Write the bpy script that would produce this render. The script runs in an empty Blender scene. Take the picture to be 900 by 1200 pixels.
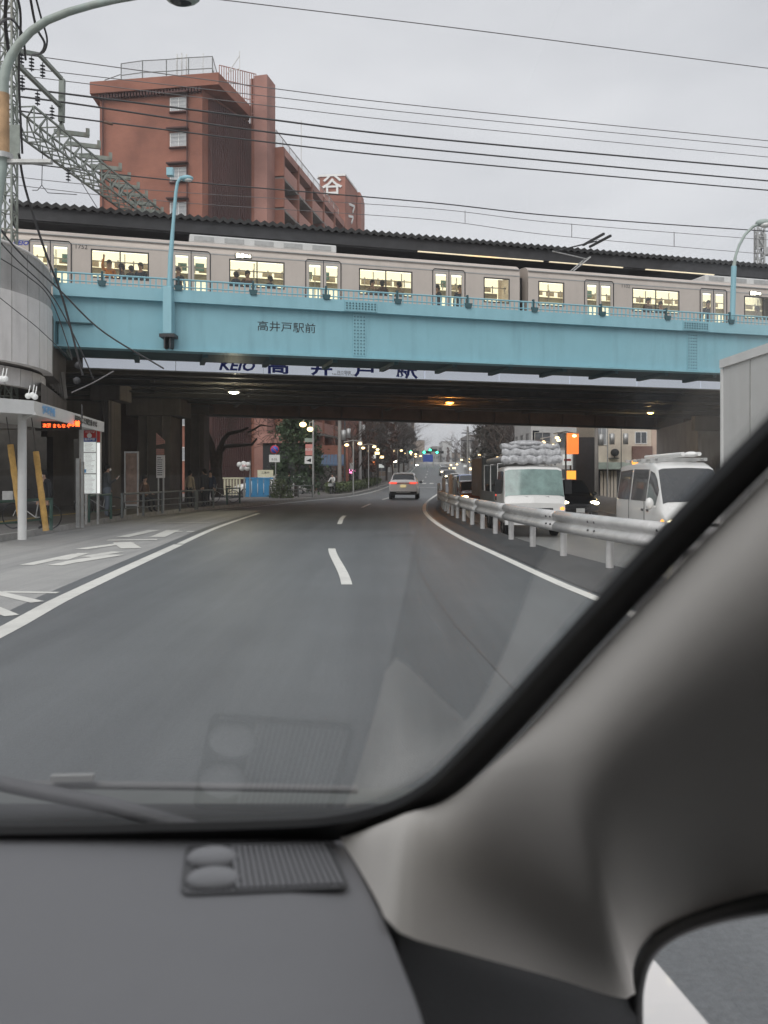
import bpy, bmesh, math, random
from mathutils import Vector, Matrix, Euler
R = math.radians
rnd = random.Random(7)
SC = bpy.context.scene
COL = SC.collection
# ---------------------------------------------------------------- camera, sky, sun
F, YH, H = 950.0, 560.0, 1.45
cam_d = bpy.data.cameras.new('camera')
cam = bpy.data.objects.new('camera', cam_d)
COL.objects.link(cam)
cam.location = (0, 0, H)
cam.rotation_euler = (R(90), 0, 0)
cam_d.sensor_fit = 'VERTICAL'
cam_d.sensor_height = 24.0
cam_d.lens = 24.0 * F / 1200.0
cam_d.shift_y = -(600.0 - YH) / 1200.0
cam_d.clip_start = 0.02
cam_d.clip_end = 6000
cam_d.dof.use_dof = True
cam_d.dof.focus_distance = 22.0
cam_d.dof.aperture_fstop = 4.0
SC.camera = cam

SUN_EL, SUN_AZ = R(42), R(200)
world = bpy.data.worlds.new("World")
SC.world = world
world.use_nodes = True
wn, wl = world.node_tree.nodes, world.node_tree.links
wn.clear()
wo = wn.new('ShaderNodeOutputWorld')
bg = wn.new('ShaderNodeBackground'); bg.inputs[1].default_value = 0.10
sky = wn.new('ShaderNodeTexSky'); sky.sky_type = 'NISHITA'; sky.sun_disc = False
sky.sun_elevation = SUN_EL; sky.sun_rotation = SUN_AZ
tc = wn.new('ShaderNodeTexCoord')
nz = wn.new('ShaderNodeTexNoise'); nz.inputs['Scale'].default_value = 2.2; nz.inputs['Detail'].default_value = 5
mp = wn.new('ShaderNodeMapping'); mp.inputs['Scale'].default_value = (1, 1, 3.0)
cr = wn.new('ShaderNodeValToRGB')
cr.color_ramp.elements[0].position = 0.3; cr.color_ramp.elements[0].color = (5.2, 5.2, 5.5, 1)
cr.color_ramp.elements[1].position = 0.72; cr.color_ramp.elements[1].color = (7.0, 6.95, 7.2, 1)
mx = wn.new('ShaderNodeMix'); mx.data_type = 'RGBA'; mx.inputs[0].default_value = 0.96
wl.new(tc.outputs['Generated'], mp.inputs[0]); wl.new(mp.outputs[0], nz.inputs['Vector'])
wl.new(nz.outputs[0], cr.inputs[0]); wl.new(sky.outputs[0], mx.inputs[6]); wl.new(cr.outputs[0], mx.inputs[7])
wl.new(mx.outputs[2], bg.inputs[0]); wl.new(bg.outputs[0], wo.inputs[0])
sl = bpy.data.lights.new('sun', 'SUN'); sl.energy = 1.5; sl.angle = R(50); sl.color = (1, 0.97, 0.94)
sun = bpy.data.objects.new('sun', sl); COL.objects.link(sun)
# overcast light from high behind the car
sun.rotation_euler = Vector((math.sin(SUN_AZ) * math.cos(SUN_EL), math.cos(SUN_AZ) * math.cos(SUN_EL), math.sin(SUN_EL))).to_track_quat('Z', 'Y').to_euler()
SC.view_settings.view_transform = 'Standard'
SC.view_settings.look = 'None'
SC.view_settings.exposure = 0.62
SC.view_settings.gamma = 1.0
SC.cycles.max_bounces = 8
SC.cycles.transparent_max_bounces = 24

# ---------------------------------------------------------------- helpers
def mat(name, col, rough=0.6, metal=0.0, var=0.12, scale=3.0, bump=0.0, bscale=30.0, spec=0.5, emit=None, es=0.0, streak=0.0, dirt=None, coat=0.0, world_co=True):
    m = bpy.data.materials.new(name); m.use_nodes = True
    n, l = m.node_tree.nodes, m.node_tree.links
    b = n['Principled BSDF']
    b.inputs['Roughness'].default_value = rough; b.inputs['Metallic'].default_value = metal
    b.inputs['Specular IOR Level'].default_value = spec
    b.inputs['Coat Weight'].default_value = coat
    c = (*col, 1)
    tcn = n.new('ShaderNodeTexCoord')
    src = tcn.outputs['Object']
    t = n.new('ShaderNodeTexNoise'); t.inputs['Scale'].default_value = scale; t.inputs['Detail'].default_value = 6; t.inputs['Roughness'].default_value = 0.62
    l.new(src, t.inputs['Vector'])
    r = n.new('ShaderNodeValToRGB')
    r.color_ramp.elements[0].position = 0.3; r.color_ramp.elements[1].position = 0.7
    r.color_ramp.elements[0].color = tuple(x * (1 - var) for x in col) + (1,)
    r.color_ramp.elements[1].color = tuple(min(1, x * (1 + var)) for x in col) + (1,)
    l.new(t.outputs[0], r.inputs[0]); out = r.outputs[0]
    if streak or dirt:
        m2 = n.new('ShaderNodeMapping'); m2.inputs['Scale'].default_value = (2.2, 2.2, 0.25) if streak else (0.5, 0.5, 0.5)
        l.new(src, m2.inputs[0])
        t2 = n.new('ShaderNodeTexNoise'); t2.inputs['Scale'].default_value = 1.6; t2.inputs['Detail'].default_value = 7
        l.new(m2.outputs[0], t2.inputs['Vector'])
        r2 = n.new('ShaderNodeValToRGB'); r2.color_ramp.elements[0].position = 0.5; r2.color_ramp.elements[1].position = 0.75
        r2.color_ramp.elements[0].color = (0, 0, 0, 1); k = streak or 0.4; r2.color_ramp.elements[1].color = (k, k, k, 1)
        l.new(t2.outputs[0], r2.inputs[0])
        x = n.new('ShaderNodeMix'); x.data_type = 'RGBA'
        l.new(r2.outputs[0], x.inputs[0]); l.new(out, x.inputs[6]); x.inputs[7].default_value = (*(dirt or tuple(q * .45 for q in col)), 1)
        out = x.outputs[2]
    l.new(out, b.inputs['Base Color'])
    if bump:
        t3 = n.new('ShaderNodeTexNoise'); t3.inputs['Scale'].default_value = bscale; t3.inputs['Detail'].default_value = 5
        l.new(src, t3.inputs['Vector'])
        bn = n.new('ShaderNodeBump'); bn.inputs['Strength'].default_value = bump; bn.inputs['Distance'].default_value = 0.02
        l.new(t3.outputs[0], bn.inputs['Height']); l.new(bn.outputs[0], b.inputs['Normal'])
    if emit:
        b.inputs['Emission Color'].default_value = (*emit, 1); b.inputs['Emission Strength'].default_value = es
    return m

def glow(name, col, s):
    return mat(name, tuple(min(1, c) for c in col), 0.4, var=0.02, emit=col, es=s)

def px(x, y, Y):
    return Vector(((x - 450) * Y / F, Y, H + (YH - y) * Y / F))

class MB:
    def __init__(s): s.v = []; s.f = []; s.mi = []; s.sm = []; s.cur = 0; s.smooth = False
    def add(s, vs, fs):
        o = len(s.v); s.v += [tuple(p) for p in vs]
        for f in fs:
            s.f.append([i + o for i in f]); s.mi.append(s.cur); s.sm.append(s.smooth)
        return s
    def box(s, c, d, rz=0.0, rx=0.0, ry=0.0):
        hx, hy, hz = d[0] / 2, d[1] / 2, d[2] / 2
        P = [Vector((a * hx, b * hy, e * hz)) for a in (-1, 1) for b in (-1, 1) for e in (-1, 1)]
        if rz or rx or ry:
            M = Euler((rx, ry, rz)).to_matrix(); P = [M @ p for p in P]
        C = Vector(c); P = [p + C for p in P]
        return s.add(P, [(0, 1, 3, 2), (4, 6, 7, 5), (0, 4, 5, 1), (2, 3, 7, 6), (0, 2, 6, 4), (1, 5, 7, 3)])
    def bb(s, a, b):
        return s.box([(a[i] + b[i]) / 2 for i in range(3)], [abs(b[i] - a[i]) for i in range(3)])
    def bar(s, a, b, w, h=None):
        a, b = Vector(a), Vector(b); h = h or w; d = b - a
        if d.length < 1e-6: return s
        q = d.to_track_quat('Y', 'Z').to_matrix(); L = d.length
        P = [q @ Vector((i * w / 2, j * L / 2, k * h / 2)) + (a + b) / 2 for i in (-1, 1) for j in (-1, 1) for k in (-1, 1)]
        return s.add(P, [(0, 1, 3, 2), (4, 6, 7, 5), (0, 4, 5, 1), (2, 3, 7, 6), (0, 2, 6, 4), (1, 5, 7, 3)])
    def tube(s, pts, r, n=8, cap=True):
        pts = [Vector(p) for p in pts]; rs = r if isinstance(r, (list, tuple)) else [r] * len(pts)
        sm = s.smooth; s.smooth = True
        up = None; rings = []
        for i, p in enumerate(pts):
            t = (pts[min(i + 1, len(pts) - 1)] - pts[max(i - 1, 0)])
            t = t.normalized() if t.length > 1e-9 else Vector((0, 0, 1))
            if up is None: up = Vector((0, 0, 1)) if abs(t.z) < .9 else Vector((1, 0, 0))
            a = t.cross(up)
            if a.length < 1e-6: a = t.cross(Vector((0, 1, 0)))
            a.normalize(); b = a.cross(t).normalized(); up = b
            rings.append([p + (a * math.cos(q) + b * math.sin(q)) * rs[i] for q in [2 * math.pi * k / n for k in range(n)]])
        V = [v for g in rings for v in g]; Fc = []
        for i in range(len(pts) - 1):
            for k in range(n):
                Fc.append((i * n + k, i * n + (k + 1) % n, (i + 1) * n + (k + 1) % n, (i + 1) * n + k))
        s.add(V, Fc); s.smooth = sm
        if cap: s.add([*rings[0], *rings[-1]], [tuple(range(n)), tuple(range(2 * n - 1, n - 1, -1))])
        return s
    def lathe(s, prof, c=(0, 0, 0), axis='Z', n=16):
        C = Vector(c); V = []; Fc = []
        for r, h in prof:
            for k in range(n):
                a = 2 * math.pi * k / n; x, y = r * math.cos(a), r * math.sin(a)
                V.append(C + (Vector((x, y, h)) if axis == 'Z' else Vector((h, x, y)) if axis == 'X' else Vector((x, h, y))))
        for i in range(len(prof) - 1):
            for k in range(n):
                Fc.append((i * n + k, i * n + (k + 1) % n, (i + 1) * n + (k + 1) % n, (i + 1) * n + k))
        sm = s.smooth; s.smooth = True; s.add(V, Fc); s.smooth = sm; return s
    def ball(s, c, r, sc=(1, 1, 1), n=12, m=8):
        V = []; Fc = []
        for i in range(m + 1):
            t = math.pi * i / m
            for k in range(n):
                a = 2 * math.pi * k / n
                V.append((c[0] + r * sc[0] * math.sin(t) * math.cos(a), c[1] + r * sc[1] * math.sin(t) * math.sin(a), c[2] + r * sc[2] * math.cos(t)))
        for i in range(m):
            for k in range(n):
                Fc.append((i * n + k, (i + 1) * n + k, (i + 1) * n + (k + 1) % n, i * n + (k + 1) % n))
        sm = s.smooth; s.smooth = True; s.add(V, Fc); s.smooth = sm; return s
    def prism(s, poly, z0, z1):
        n = len(poly)
        a = sum(poly[i][0] * poly[(i + 1) % n][1] - poly[(i + 1) % n][0] * poly[i][1] for i in range(n))
        if a < 0: poly = poly[::-1]
        V = [(p[0], p[1], z0) for p in poly] + [(p[0], p[1], z1) for p in poly]
        return s.add(V, [tuple(range(n - 1, -1, -1)), tuple(range(n, 2 * n))] + [(i, (i + 1) % n, n + (i + 1) % n, n + i) for i in range(n)])
    def grid(s, rows, smooth=True):
        n = len(rows[0]); V = [p for r in rows for p in r]
        Fc = [(i * n + k, i * n + k + 1, (i + 1) * n + k + 1, (i + 1) * n + k) for i in range(len(rows) - 1) for k in range(n - 1)]
        sm = s.smooth; s.smooth = smooth; s.add(V, Fc); s.smooth = sm; return s
    def mesh(s, name, mats):
        me = bpy.data.meshes.new(name)
        me.from_pydata(s.v, [], s.f)
        for m in (mats if isinstance(mats, (list, tuple)) else [mats]): me.materials.append(m)
        me.polygons.foreach_set('material_index', s.mi)
        me.polygons.foreach_set('use_smooth', s.sm)
        me.update(); return me
    def build(s, name, mats, parent=None, loc=None, rz=0, bevel=0, **k):
        o = bpy.data.objects.new(name, s.mesh(name, mats)); COL.objects.link(o)
        if parent: o.parent = parent
        if loc is not None: o.location = loc
        if rz: o.rotation_euler.z = rz
        if bevel:
            b = o.modifiers.new('bevel', 'BEVEL'); b.width = bevel; b.segments = 2; b.limit_method = 'ANGLE'
        tag(o, **k); return o

def tag(o, label=None, cat=None, group=None, kind=None):
    if label: o['label'] = label
    if cat: o['category'] = cat
    if group: o['group'] = group
    if kind: o['kind'] = kind
    return o
def thing(name, label, cat, loc=(0, 0, 0), rz=0, group=None):
    o = bpy.data.objects.new(name, None); COL.objects.link(o); o.empty_display_size = 0.2
    o.location = loc; o.rotation_euler.z = rz
    return tag(o, label, cat, group)
def kids(o): return [c for c in bpy.data.objects if c.parent == o]
def dup(o, loc, rz=None, label=None, scale=None, group=None):
    r = o.copy(); COL.objects.link(r); r.location = loc
    if rz is not None: r.rotation_euler.z = rz
    if scale: r.scale = scale if isinstance(scale, (tuple, list)) else (scale,) * 3
    if label: r['label'] = label
    if group: r['group'] = group
    def rec(a, b):
        for ch in list(a.children):
            c = ch.copy(); COL.objects.link(c); c.parent = b; rec(ch, c)
    rec(o, r); return r
def share(name, me, parent, loc=(0, 0, 0), rot=(0, 0, 0), sc=None):
    o = bpy.data.objects.new(name, me); COL.objects.link(o); o.parent = parent; o.location = loc; o.rotation_euler = rot
    if sc: o.scale = sc
    return o
def text(s, name, size, m, parent=None, loc=(0, 0, 0), rot=(R(90), 0, 0), align='CENTER', ext=0.002, xs=1.0, shear=0.0, bold=0.0, res=2, **k):
    c = bpy.data.curves.new(name, 'FONT'); c.body = s; c.size = size; c.align_x = align; c.align_y = 'CENTER'
    c.extrude = ext; c.resolution_u = res; c.shear = shear; c.offset = bold
    o = bpy.data.objects.new(name, c); COL.objects.link(o)
    dg = bpy.context.evaluated_depsgraph_get()
    me = bpy.data.meshes.new_from_object(o.evaluated_get(dg)); bpy.data.objects.remove(o); bpy.data.curves.remove(c)
    me.materials.clear(); me.materials.append(m); me.name = name
    o = bpy.data.objects.new(name, me); COL.objects.link(o)
    if parent: o.parent = parent
    o.location = loc; o.rotation_euler = rot; o.scale = (xs, 1, 1); tag(o, **k); return o
def interp(tab, t):
    if t <= tab[0][0]: return tab[0][1]
    for i in range(len(tab) - 1):
        (a, va), (b, vb) = tab[i], tab[i + 1]
        if t <= b:
            k = (t - a) / (b - a)
            p0 = tab[i - 1][1] if i else va - (vb - va); p3 = tab[i + 2][1] if i + 2 < len(tab) else vb + (vb - va)
            m0 = (vb - p0) / ((b - (tab[i - 1][0] if i else a - (b - a)))) * (b - a)
            m1 = (p3 - va) / (((tab[i + 2][0] if i + 2 < len(tab) else b + (b - a)) - a)) * (b - a)
            return (2 * k**3 - 3 * k**2 + 1) * va + (k**3 - 2 * k**2 + k) * m0 + (-2 * k**3 + 3 * k**2) * vb + (k**3 - k**2) * m1
    return tab[-1][1]

# ---------------------------------------------------------------- materials
M = dict(
    asphalt=mat('asphalt', (0.118, 0.127, 0.131), 0.5, var=0.10, scale=0.6, bump=0.35, bscale=90, spec=0.5, dirt=(0.105, 0.112, 0.117)),
    baycon=mat('bus bay surfacing', (0.37, 0.365, 0.35), 0.8, var=0.12, scale=0.8, bump=0.3, bscale=60, dirt=(0.2, 0.19, 0.18)),
    pave=mat('pavement', (0.16, 0.15, 0.14), 0.8, var=0.2, scale=1.2, bump=0.3, bscale=40),
    earth=mat('ground', (0.13, 0.12, 0.105), 0.9, var=0.2, scale=0.3),
    paint=mat('road paint', (0.74, 0.73, 0.68), 0.6, var=0.08, scale=5, bump=0.2, bscale=70, dirt=(0.35, 0.35, 0.34)),
    kerb=mat('kerb concrete', (0.33, 0.32, 0.3), 0.85, var=0.2, scale=4, bump=0.3),
    blue=mat('blue girder paint', (0.235, 0.455, 0.525), 0.5, var=0.05, scale=1.2, streak=0.55, dirt=(0.17, 0.33, 0.38)),
    bluelt=mat('blue flange paint', (0.26, 0.48, 0.55), 0.45, var=0.05, scale=1.5, streak=0.25, dirt=(0.12, 0.27, 0.31)),
    bluedk=mat('dark teal steel', (0.03, 0.085, 0.10), 0.6, var=0.2),
    steel=mat('stainless train body', (0.56, 0.49, 0.435), 0.42, metal=0.25, var=0.04, scale=2, streak=0.15),
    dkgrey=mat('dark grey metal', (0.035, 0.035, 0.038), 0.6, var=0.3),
    black=mat('black rubber', (0.008, 0.008, 0.009), 0.5, var=0.1),
    canopy=mat('canopy roof', (0.022, 0.022, 0.022), 0.65, var=0.3, scale=2),
    knob=mat('vent knob', (0.34, 0.34, 0.35), 0.4),
    asphlt=mat('wet asphalt in lit tone', (0.20, 0.20, 0.195), 0.35, var=0.15, scale=.5, bump=.2, bscale=80),  # wet road; lamp light on it is painted in as a lighter base
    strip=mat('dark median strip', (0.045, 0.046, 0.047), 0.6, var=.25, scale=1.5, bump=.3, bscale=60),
    under=mat('under bridge steel', (0.065, 0.058, 0.05), 0.7, var=0.4, scale=1.5, dirt=(0.02, 0.02, 0.02)),
    brown=mat('brown girder with lamp tint', (0.12, 0.07, 0.05), 0.65, var=0.35, scale=1.2),  # end girder's warm brown holds the orange lamp's light in its colour
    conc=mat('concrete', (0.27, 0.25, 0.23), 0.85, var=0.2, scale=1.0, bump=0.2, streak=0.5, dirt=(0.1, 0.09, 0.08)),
    concdk=mat('dark concrete', (0.115, 0.10, 0.09), 0.9, var=0.3, scale=0.8, streak=0.5),  # much darker base than the plain concrete
    white=mat('white metal', (0.62, 0.62, 0.61), 0.5, var=0.05, streak=0.25, dirt=(0.4, 0.39, 0.37)),
    panel=mat('pale cladding', (0.70, 0.67, 0.65), 0.6, var=0.06, streak=0.45, dirt=(0.42, 0.39, 0.37)),
    galv=mat('galvanised steel', (0.42, 0.42, 0.41), 0.45, metal=0.5, var=0.15, scale=6),
    rail=mat('white guard rail', (0.62, 0.61, 0.6), 0.4, metal=0.3, var=0.12, scale=5, streak=0.3, dirt=(0.3, 0.28, 0.26)),
    olive=mat('grey green mast paint', (0.24, 0.265, 0.235), 0.6, var=0.2, scale=4, streak=0.4, dirt=(0.16, 0.09, 0.05)),
    rust=mat('rusty pole', (0.42, 0.27, 0.15), 0.8, var=0.35, scale=5),
    lamp_g=mat('lamp pole paint', (0.33, 0.39, 0.36), 0.5, var=0.15, scale=5, streak=0.3, dirt=(0.25, 0.16, 0.1)),
    wire=mat('cable', (0.05, 0.048, 0.05), 0.6), ins=mat('insulator', (0.06, 0.065, 0.075), 0.3),
    wirelt=mat('grey cable', (0.16, 0.15, 0.15), 0.6),
    green=mat('green guard rail', (0.035, 0.085, 0.065), 0.5, var=0.2), greyr=mat('grey guard rail', (0.13, 0.14, 0.135), 0.5, var=0.2),
    yellow=mat('yellow guy cover', (0.60, 0.36, 0.10), 0.6, var=0.25, scale=8, dirt=(0.3, 0.18, 0.08)),
    navy=mat('navy letters', (0.02, 0.05, 0.42), 0.5), ink=mat('black letters', (0.02, 0.02, 0.02), 0.6),
    red=mat('red paint', (0.55, 0.03, 0.03), 0.5), blu=mat('sign blue', (0.03, 0.10, 0.50), 0.4),
    cyan=mat('cyan print', (0.16, 0.42, 0.75), 0.5), wht=mat('sign white', (0.78, 0.78, 0.76), 0.4, var=0.02),
    tyre=mat('tyre', (0.02, 0.02, 0.02), 0.85), rim=mat('wheel rim', (0.4, 0.4, 0.42), 0.3, metal=0.8),
    glass=mat('dark window glass', (0.02, 0.024, 0.028), 0.06, spec=0.8), glassg=mat('pale windscreen', (0.16, 0.24, 0.22), 0.08, spec=0.9, var=0.35, scale=2.5),
    pane=mat('window pane', (0.12, 0.13, 0.14), 0.08, spec=0.8, var=0.3), panec=mat('window with curtain', (0.36, 0.37, 0.38), 0.2, var=0.25, scale=1.5),
    vanw=mat('white car paint', (0.68, 0.67, 0.65), 0.3, var=0.03, coat=0.5), blk=mat('black car paint', (0.015, 0.015, 0.018), 0.2, coat=0.6),
    brn=mat('brown car paint', (0.18, 0.07, 0.03), 0.25, coat=0.5), blp=mat('pale blue van paint', (0.22, 0.27, 0.42), 0.3, coat=0.4),
    silver=mat('silver car paint', (0.50, 0.48, 0.47), 0.28, metal=0.3, coat=0.5),
    skin=mat('skin', (0.45, 0.28, 0.2), 0.5), hair=mat('black hair', (0.012, 0.011, 0.01), 0.6),
    bark=mat('bark', (0.075, 0.06, 0.05), 0.9, var=0.3, scale=8), twig=mat('twigs', (0.11, 0.085, 0.075), 0.9, var=0.2),
    leaf=mat('dark leaves', (0.045, 0.075, 0.035), 0.7, var=0.5, scale=1.5), leaf2=mat('hedge leaves', (0.075, 0.10, 0.035), 0.7, var=0.5, scale=1.5),
    leafbr=mat('brown leaves', (0.12, 0.06, 0.04), 0.7, var=0.4, scale=1.5), leafgr=mat('grey leaves', (0.10, 0.095, 0.085), 0.8, var=0.4, scale=1.5),
    teal=mat('teal hoarding', (0.03, 0.09, 0.11), 0.6, var=0.2),
    trim=mat('pillar trim', (0.82, 0.78, 0.72), 0.85, var=0.02, scale=6, bump=0.06, bscale=700),
    dash=mat('dashboard plastic', (0.29, 0.29, 0.30), 0.62, var=0.05, scale=3, bump=0.25, bscale=700, spec=0.4),
    ventm=mat('vent plastic', (0.15, 0.15, 0.155), 0.5), doorp=mat('door plastic', (0.05, 0.051, 0.053), 0.6, bump=0.2, bscale=500),
    lining=mat('cabin lining', (0.085, 0.08, 0.075), 0.9),
    g_warm=glow('warm lamp', (1.0, 0.72, 0.35), 3.2), g_org=glow('orange lamp', (1.0, 0.36, 0.05), 14), g_white=glow('white lamp', (1.0, 0.93, 0.72), 10),
    g_head=glow('headlight lens', (1.0, 0.86, 0.55), 7), g_green=glow('green signal', (0.05, 0.9, 0.5), 5), g_red=glow('tail light', (1.0, 0.10, 0.06), 0.9),
    g_led=glow('led letters', (1.0, 0.10, 0.02), 4), g_in=glow('train interior light', (1.0, 0.93, 0.68), 1.0), g_amb=glow('amber lamp', (1.0, 0.36, 0.05), 1.3),
    galvdull=mat('dull grey panel', (0.36, 0.35, 0.34), 0.7, var=0.1, streak=0.4, dirt=(0.14, 0.13, 0.12)),
    g_panel=glow('lit panel', (0.9, 0.93, 0.9), 0.35), g_pink=glow('pink sign light', (1.0, 0.25, 0.55), 2.5), g_osign=glow('orange sign light', (1.0, 0.24, 0.05), 0.8),
    suvw=mat('bright white car paint', (0.85, 0.83, 0.82), 0.3, var=0.02, coat=0.5),
)
def lanewear(m):
    n, l = m.node_tree.nodes, m.node_tree.links; b = n['Principled BSDF']; src = b.inputs['Base Color'].links[0].from_socket
    tcn = n.new('ShaderNodeTexCoord'); mp_ = n.new('ShaderNodeMapping'); mp_.inputs['Scale'].default_value = (1.1, .045, 1); l.new(tcn.outputs['Object'], mp_.inputs[0])
    t = n.new('ShaderNodeTexNoise'); t.inputs['Scale'].default_value = 1.0; t.inputs['Detail'].default_value = 7; t.inputs['Roughness'].default_value = .7; l.new(mp_.outputs[0], t.inputs['Vector'])
    r = n.new('ShaderNodeValToRGB'); r.color_ramp.elements[0].position = .35; r.color_ramp.elements[0].color = (.74, .75, .76, 1); r.color_ramp.elements[1].position = .65; r.color_ramp.elements[1].color = (1.12, 1.12, 1.12, 1); l.new(t.outputs[0], r.inputs[0])
    t2 = n.new('ShaderNodeTexNoise'); t2.inputs['Scale'].default_value = 45; t2.inputs['Detail'].default_value = 3; l.new(tcn.outputs['Object'], t2.inputs['Vector'])
    r2 = n.new('ShaderNodeValToRGB'); r2.color_ramp.elements[0].position = .3; r2.color_ramp.elements[0].color = (.86, .86, .86, 1); r2.color_ramp.elements[1].position = .7; r2.color_ramp.elements[1].color = (1.14, 1.14, 1.14, 1); l.new(t2.outputs[0], r2.inputs[0])
    x = n.new('ShaderNodeMix'); x.data_type = 'RGBA'; x.blend_type = 'MULTIPLY'; x.inputs[0].default_value = 1; l.new(src, x.inputs[6]); l.new(r.outputs[0], x.inputs[7])
    y = n.new('ShaderNodeMix'); y.data_type = 'RGBA'; y.blend_type = 'MULTIPLY'; y.inputs[0].default_value = 1; l.new(x.outputs[2], y.inputs[6]); l.new(r2.outputs[0], y.inputs[7]); l.new(y.outputs[2], b.inputs['Base Color'])
lanewear(M['asphalt']); lanewear(M['baycon'])
def brickmat(name, c1, c2, mortar, sx, sz, rough=0.85, stripes=None):
    m = bpy.data.materials.new(name); m.use_nodes = True
    n, l = m.node_tree.nodes, m.node_tree.links; b = n['Principled BSDF']; b.inputs['Roughness'].default_value = rough
    tcn = n.new('ShaderNodeTexCoord'); sp = n.new('ShaderNodeSeparateXYZ'); l.new(tcn.outputs['Object'], sp.inputs[0])
    ad = n.new('ShaderNodeMath'); ad.operation = 'ADD'; l.new(sp.outputs[0], ad.inputs[0]); l.new(sp.outputs[1], ad.inputs[1])
    cb = n.new('ShaderNodeCombineXYZ'); l.new(ad.outputs[0], cb.inputs[0]); l.new(sp.outputs[2], cb.inputs[1])
    bt = n.new('ShaderNodeTexBrick'); l.new(cb.outputs[0], bt.inputs[0]); bt.inputs['Scale'].default_value = 1
    bt.inputs['Brick Width'].default_value = sx; bt.inputs['Row Height'].default_value = sz; bt.inputs['Mortar Size'].default_value = 0.012
    bt.inputs['Color1'].default_value = (*c1, 1); bt.inputs['Color2'].default_value = (*c2, 1); bt.inputs['Mortar'].default_value = (*mortar, 1)
    t = n.new('ShaderNodeTexNoise'); t.inputs['Scale'].default_value = 0.35; t.inputs['Detail'].default_value = 8; l.new(tcn.outputs['Object'], t.inputs['Vector'])
    r = n.new('ShaderNodeValToRGB'); r.color_ramp.elements[0].position = 0.35; r.color_ramp.elements[0].color = (.72, .7, .7, 1); r.color_ramp.elements[1].position = 0.65; r.color_ramp.elements[1].color = (1.1, 1.1, 1.1, 1)
    l.new(t.outputs[0], r.inputs[0])
    x = n.new('ShaderNodeMix'); x.data_type = 'RGBA'; x.blend_type = 'MULTIPLY'; x.inputs[0].default_value = 1
    l.new(bt.outputs[0], x.inputs[6]); l.new(r.outputs[0], x.inputs[7]); l.new(x.outputs[2], b.inputs['Base Color'])
    return m
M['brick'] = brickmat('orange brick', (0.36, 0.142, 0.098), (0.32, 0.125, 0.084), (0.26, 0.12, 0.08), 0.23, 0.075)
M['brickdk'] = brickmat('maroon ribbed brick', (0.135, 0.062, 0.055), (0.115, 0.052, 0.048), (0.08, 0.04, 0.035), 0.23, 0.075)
M['brickpk'] = brickmat('pink brick', (0.46, 0.235, 0.19), (0.43, 0.215, 0.17), (0.35, 0.2, 0.17), 0.23, 0.075)
M['bricktw'] = brickmat('tower brick', (0.42, 0.18, 0.13), (0.38, 0.16, 0.115), (0.28, 0.15, 0.12), 0.23, 0.075)

# ---------------------------------------------------------------- terrain and road
def prof(Y):
    if Y < 60: return 0.0
    if Y < 110: return 0.00035 * (Y - 60) ** 2
    if Y < 260: return 0.875 + 0.035 * (Y - 110)
    return 6.125 + 0.004 * (Y - 260)
RT = [(-60, 5.2), (-30, 4.4), (-10, 3.6), (0, 3.15), (9.1, 2.6), (11.2, 2.40), (15, 2.15), (19.7, 1.86), (26.5, 1.67), (34.4, 1.74), (42, 2.1), (49, 2.6), (60, 3.6), (69, 4.5), (90, 6.6), (130, 10), (250, 17), (400, 24), (900, 50)]
LT = [(-60, 0), (-30, -1.2), (-10, -2.3), (0, -2.9), (7.65, -3.6), (9.8, -3.86), (17.9, -4.48), (23.3, -4.85), (29.9, -5.05), (36, -5.1), (42, -4.8), (49, -4.2), (60, -3.1), (69, -2.1), (90, 0.0), (130, 3.3), (250, 10.2), (400, 17), (900, 43)]
KT = [(-60, -7), (-30, -7.8), (0, -8.5), (18.6, -8.85), (28.7, -9.05), (33, -8.7), (37.2, -7.9), (41.7, -7.1), (49, -5.9), (57, -4.4), (66, -3.0), (90, -0.7), (130, 2.7), (250, 9.6), (400, 16.4), (900, 42)]
GT = [(-60, 8), (-30, 7.5), (-5, 6.6), (2, 5.9), (4, 5.5), (7, 4.75), (10.6, 3.95), (13, 3.5), (15, 3.2), (17, 3.0), (19, 2.86), (25, 2.6), (30, 2.5), (36, 2.55), (42, 2.9), (50, 3.55), (60, 4.6), (69, 5.5), (90, 7.5), (130, 11), (250, 18), (400, 25), (900, 51)]
Rc = lambda Y: interp(RT, Y)
Lc = lambda Y: interp(LT, Y)
Kc = lambda Y: interp(KT, Y)
Gc = lambda Y: interp(GT, Y)
def hz(X, Y):
    w = (X - Gc(Y) - 0.35) / 1.1; w = max(0, min(1, w)); w = w * w * (3 - 2 * w)
    fd = max(0.0, min(1.0, (78 - Y) / 40.0))
    return prof(Y) - 0.4 * w * fd
YS = [-60, -40, -25, -15, -8, -4, -1, 1, 3, 5] + [6 + k * 1.0 for k in range(0, 65)] + [72, 75, 78, 82, 86, 90, 95, 100, 105, 110, 118, 126, 135, 145, 160, 180, 200, 220, 240, 260, 290, 330, 400, 500, 700, 900]
def strip(fa, fb, off, ys=YS, n=1, b=None):
    b = b or MB(); rows = []
    for Y in ys:
        a, c = fa(Y), fb(Y)
        rows.append([(a + (c - a) * k / n, Y, hz(a + (c - a) * k / n, Y) + off) for k in range(n + 1)])
    return b.grid(rows, False)
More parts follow.
